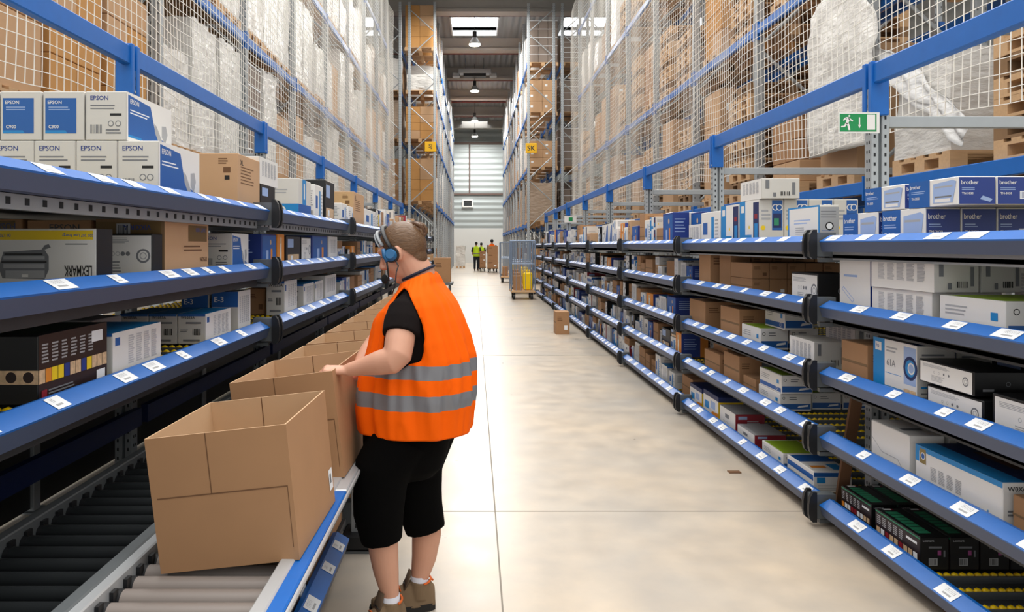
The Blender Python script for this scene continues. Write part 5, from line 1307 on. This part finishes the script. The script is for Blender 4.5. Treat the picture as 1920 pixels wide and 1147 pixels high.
bmv.to_mesh(vest.data); bmv.free()
# --- collar of the shirt
mb = MB(); cr = [(-.232+.066*math.cos(t), 3.05+.078*math.sin(t), 1.408+.030*math.cos(t)) for t in [2*math.pi*k/24 for k in range(25)]]
mb.tube(cr, .006, mat('navy_collar', '1b2036', .8), 8); mb.build('collar', W)
# --- shorts
mb = MB()
def r2(z, x0, x1, rl, n=32):
    c = -((x0+x1)/2+.235)/.97; rf = (x1-x0)/2
    return [Bp(c+rf*math.cos(t), rl*math.sin(t), z) for t in [2*math.pi*k/n for k in range(n)]]
mb.loft([r2(.86, -.45, -.06, .185), r2(.80, -.455, -.085, .19), r2(.74, -.455, -.098, .19), r2(.68, -.455, -.112, .18), r2(.62, -.44, -.13, .15), r2(.58, -.40, -.17, .10)], SHORT)
mb.tube([Bp(.03, .085, .76), px(716, 880, 2.95), px(711, 930, 2.95), px(710, 960, 2.95), px(716, 1014, 2.95)], [.125, .112, .104, .100, .080], SHORT, 28)
mb.tube([Bp(-.02, -.085, .76), px(780, 870, 3.13), px(784, 920, 3.13), px(788, 950, 3.13), px(798, 992, 3.13)], [.12, .112, .100, .094, .084], SHORT, 28)
sh = mb.build('capri_shorts', W); remesh(sh, .007, 6)
# --- shoes
def shoe(an, yaw, name='hiking_shoe'):
    d = Vector((-math.cos(yaw), -math.sin(yaw), 0)); sd = Vector((-d.y, d.x, 0)); base = Vector((an.x, an.y, 0))-d*.065
    Q = lambda s, u, z: base+d*s+sd*u+Vector((0, 0, z))
    mb = MB(); secs = [(0, .026, .07), (.015, .034, .088), (.05, .039, .098), (.09, .040, .100), (.12, .041, .092), (.16, .046, .072), (.20, .048, .058), (.24, .042, .048), (.265, .025, .038)]
    rings = []
    for s, hw, hh in secs:
        rings.append([Q(s, hw*math.cos(t)*(1 if math.sin(t) < .2 else .92), .022+(hh)*max(0, math.sin(t))**.75 if math.sin(t) > 0 else .022+.01*math.sin(t)) for t in [2*math.pi*k/20 for k in range(20)]])
    mb.loft(rings, SUEDE)
    mb.tube([Q(.066, 0, .05), Q(.064, 0, .085), Q(.060, 0, .118)], [.044, .0455, .044], SUEDE, 20)
    o = mb.build(name, W); remesh(o, .004, 3)
    mb = MB(); out = [(0, .0), (.004, .024), (.03, .040), (.09, .038), (.14, .043), (.19, .052), (.24, .045), (.272, .022), (.278, 0)]
    out = out+[(s, -u) for s, u in out[-2:0:-1]]; m = len(out)
    mb.add([Q(s-.004, u, 0) for s, u in out]+[Q(s-.004, u, .030) for s, u in out], [tuple(range(m))[::-1], tuple(range(m, 2*m))]+[(i, (i+1) % m, m+(i+1) % m, m+i) for i in range(m)], mat('dark_rubber_sole', '1c1917', .7))
    mb.build('sole', o)
    mb = MB(); col = [Q(.060+.044*math.cos(t), .044*math.sin(t), .117+.008*math.cos(t)**2) for t in [math.pi*(.55+.9*k/14) for k in range(15)]]
    mb.tube(col, .0045, ORT, 8); mb.tube([Q(.018, 0, .124), Q(.006, 0, .112)], .004, ORT, 8); mb.build('heel_trim', o)
    mb = MB(); mb.tube([Q(.135, 0, .085), Q(.115, 0, .125), Q(.104, 0, .162)], [(.008, .026), (.008, .028), (.006, .022)], mat('brown_tongue', '5e4c3b', .9), 12, up=d); mb.build('tongue', o)
    mb = MB()
    for q in range(4): s = .125+.022*q; z = .118-.014*q; mb.tube([Q(s, -.026, z-.012), Q(s+.006, 0, z), Q(s, .026, z-.012)], .0028, ORT if q % 2 else BLK, 6)
    mb.build('laces', o)
    mb = MB(); mb.tube([Q(.063, 0, .07), Q(.063, 0, .10), Q(.064, 0, .142)], [.036, .037, .0385], SOCK, 20); mb.build('sock', W)
shoe(AL, math.radians(38)); shoe(AR, math.radians(14))

# --- distant people
def small_person(x, y, h, vm, leg_m, label, tilt=0, face=1):
    P = thing('person', label, 'person', (x, y, 0)); k = h/1.75
    q = lambda a, b, c: (x+a*k, y+b*k, c*k)
    mb = MB()
    mb.tube([q(0, 0, .85), q(0, 0, 1.1), q(0, 0, 1.38), q(0, 0, 1.46), q(0, 0, 1.55)], [(.17*k, .12*k), (.16*k, .11*k), (.18*k, .11*k), (.08*k, .07*k), (.055*k, .055*k)], SKIN, 16, up=(1, 0, 0)); mb.ball(q(0, 0, 1.63), (.08*k, .095*k, .11*k), SKIN)
    for s in (1, -1):
        mb.tube([q(s*.19, 0, 1.40), q(s*.25, .02, 1.15), q(s*.24, face*.16, .98), q(s*.22, face*.26, .98)], [.055*k, .045*k, .035*k, .03*k], SKIN, 10)
        for f in range(5): mb.tube([q(s*.22+(f-2)*.014, face*.25, .98), q(s*.22+(f-2)*.016, face*.32, .96)], .009*k, SKIN, 6)
        mb.tube([q(s*.09, 0, .9), q(s*.10, s*.04, .5), q(s*.10, s*.10, .08), q(s*.10, s*.10+.0, .04)], [.09*k, .06*k, .045*k, .04*k], SKIN, 12)
    o = mb.build('body', P); remesh(o, .014, 3)
    mb = MB(); mb.ball(q(0, -.012*face, 1.645), (.086*k, .1*k, .108*k), BLK); mb.build('hair', P)
    mb = MB(); mb.tube([q(0, 0, .86), q(0, 0, 1.1), q(0, 0, 1.36), q(0, 0, 1.47)], [(.21*k, .15*k), (.2*k, .14*k), (.21*k, .13*k), (.10*k, .09*k)], vm, 16, up=(1, 0, 0)); v = mb.build('hi_vis_vest', P)
    mb = MB(); mb.tube([q(0, 0, 1.0), q(0, 0, 1.05)], [(.212*k, .152*k), (.21*k, .15*k)], REFL, 16, up=(1, 0, 0)); mb.build('reflective_band', v)
    mb = MB()
    for s in (1, -1): mb.tube([q(s*.18, 0, 1.41), q(s*.26, .02, 1.13)], [.075*k, .065*k], BLK, 10)
    mb.build('shirt_sleeves', P)
    mb = MB(); mb.tube([q(0, 0, .92), q(0, 0, .78)], [(.17*k, .13*k), (.17*k, .13*k)], leg_m, 14, up=(1, 0, 0))
    for s in (1, -1): mb.tube([q(s*.09, 0, .85), q(s*.10, s*.04, .5), q(s*.10, s*.10, .10)], [.10*k, .075*k, .065*k], leg_m, 12)
    o = mb.build('trousers', P); remesh(o, .016, 3)
    for s in (1, -1): mb = MB(); mb.tube([q(s*.10, s*.10-.06*face, .045), q(s*.10, s*.10+.08*face, .045), q(s*.10, s*.10+.17*face, .03)], [.045*k, .045*k, .03*k], BLK, 10); mb.build('shoe', P)
HV = mat('lime_vest_cloth', 'c6ea1e', .6)
small_person(.10, 45, 1.75, HV, mat('dark_trousers', '1b1f2a', .9), 'distant worker in lime hi-vis vest seen from behind, left of the carton trolleys')
small_person(.42, 47.5, 1.72, HV, MATS['dark_trousers'], 'distant worker in lime vest half hidden behind the first lime vested one')
small_person(1.02, 44.2, 1.9, VEST, MATS['dark_trousers'], 'distant worker in orange vest behind a tall trolley of cartons')
def carton_trolley(x0, x1, y, z1, idx, lab):
    t = thing('platform_trolley', 'low platform trolley under a %s' % lab, 'trolley', ((x0+x1)/2, y, 0))
    mb = MB(); mb.box(x0, x1, y, y+.8, .2, .26, WOODD, .01); mb.build('deck', t)
    for xx in (x0+.08, x1-.08):
        for yy in (y+.1, y+.7): mb = MB(); mb.cyl((xx-.03, yy, .1), (xx+.03, yy, .1), .1, BLKPL, 12); mb.build('wheel', t)
    z = .26; k = 0; hh = (z1-.26)/3
    while k < 3:
        place(st_brown, x0+.02, x1-.02, y+.05, y+.75, z, z+hh-.004, 'L', 'brown carton, %s from the bottom of the %s' % (ORD[k], lab), 'cartons on distant trolleys'); z += hh; k += 1
carton_trolley(.70, 1.32, 42.0, 1.5, 0, 'tall distant stack of cartons')
carton_trolley(.28, .66, 43.6, 1.2, 1, 'shorter distant stack of cartons')
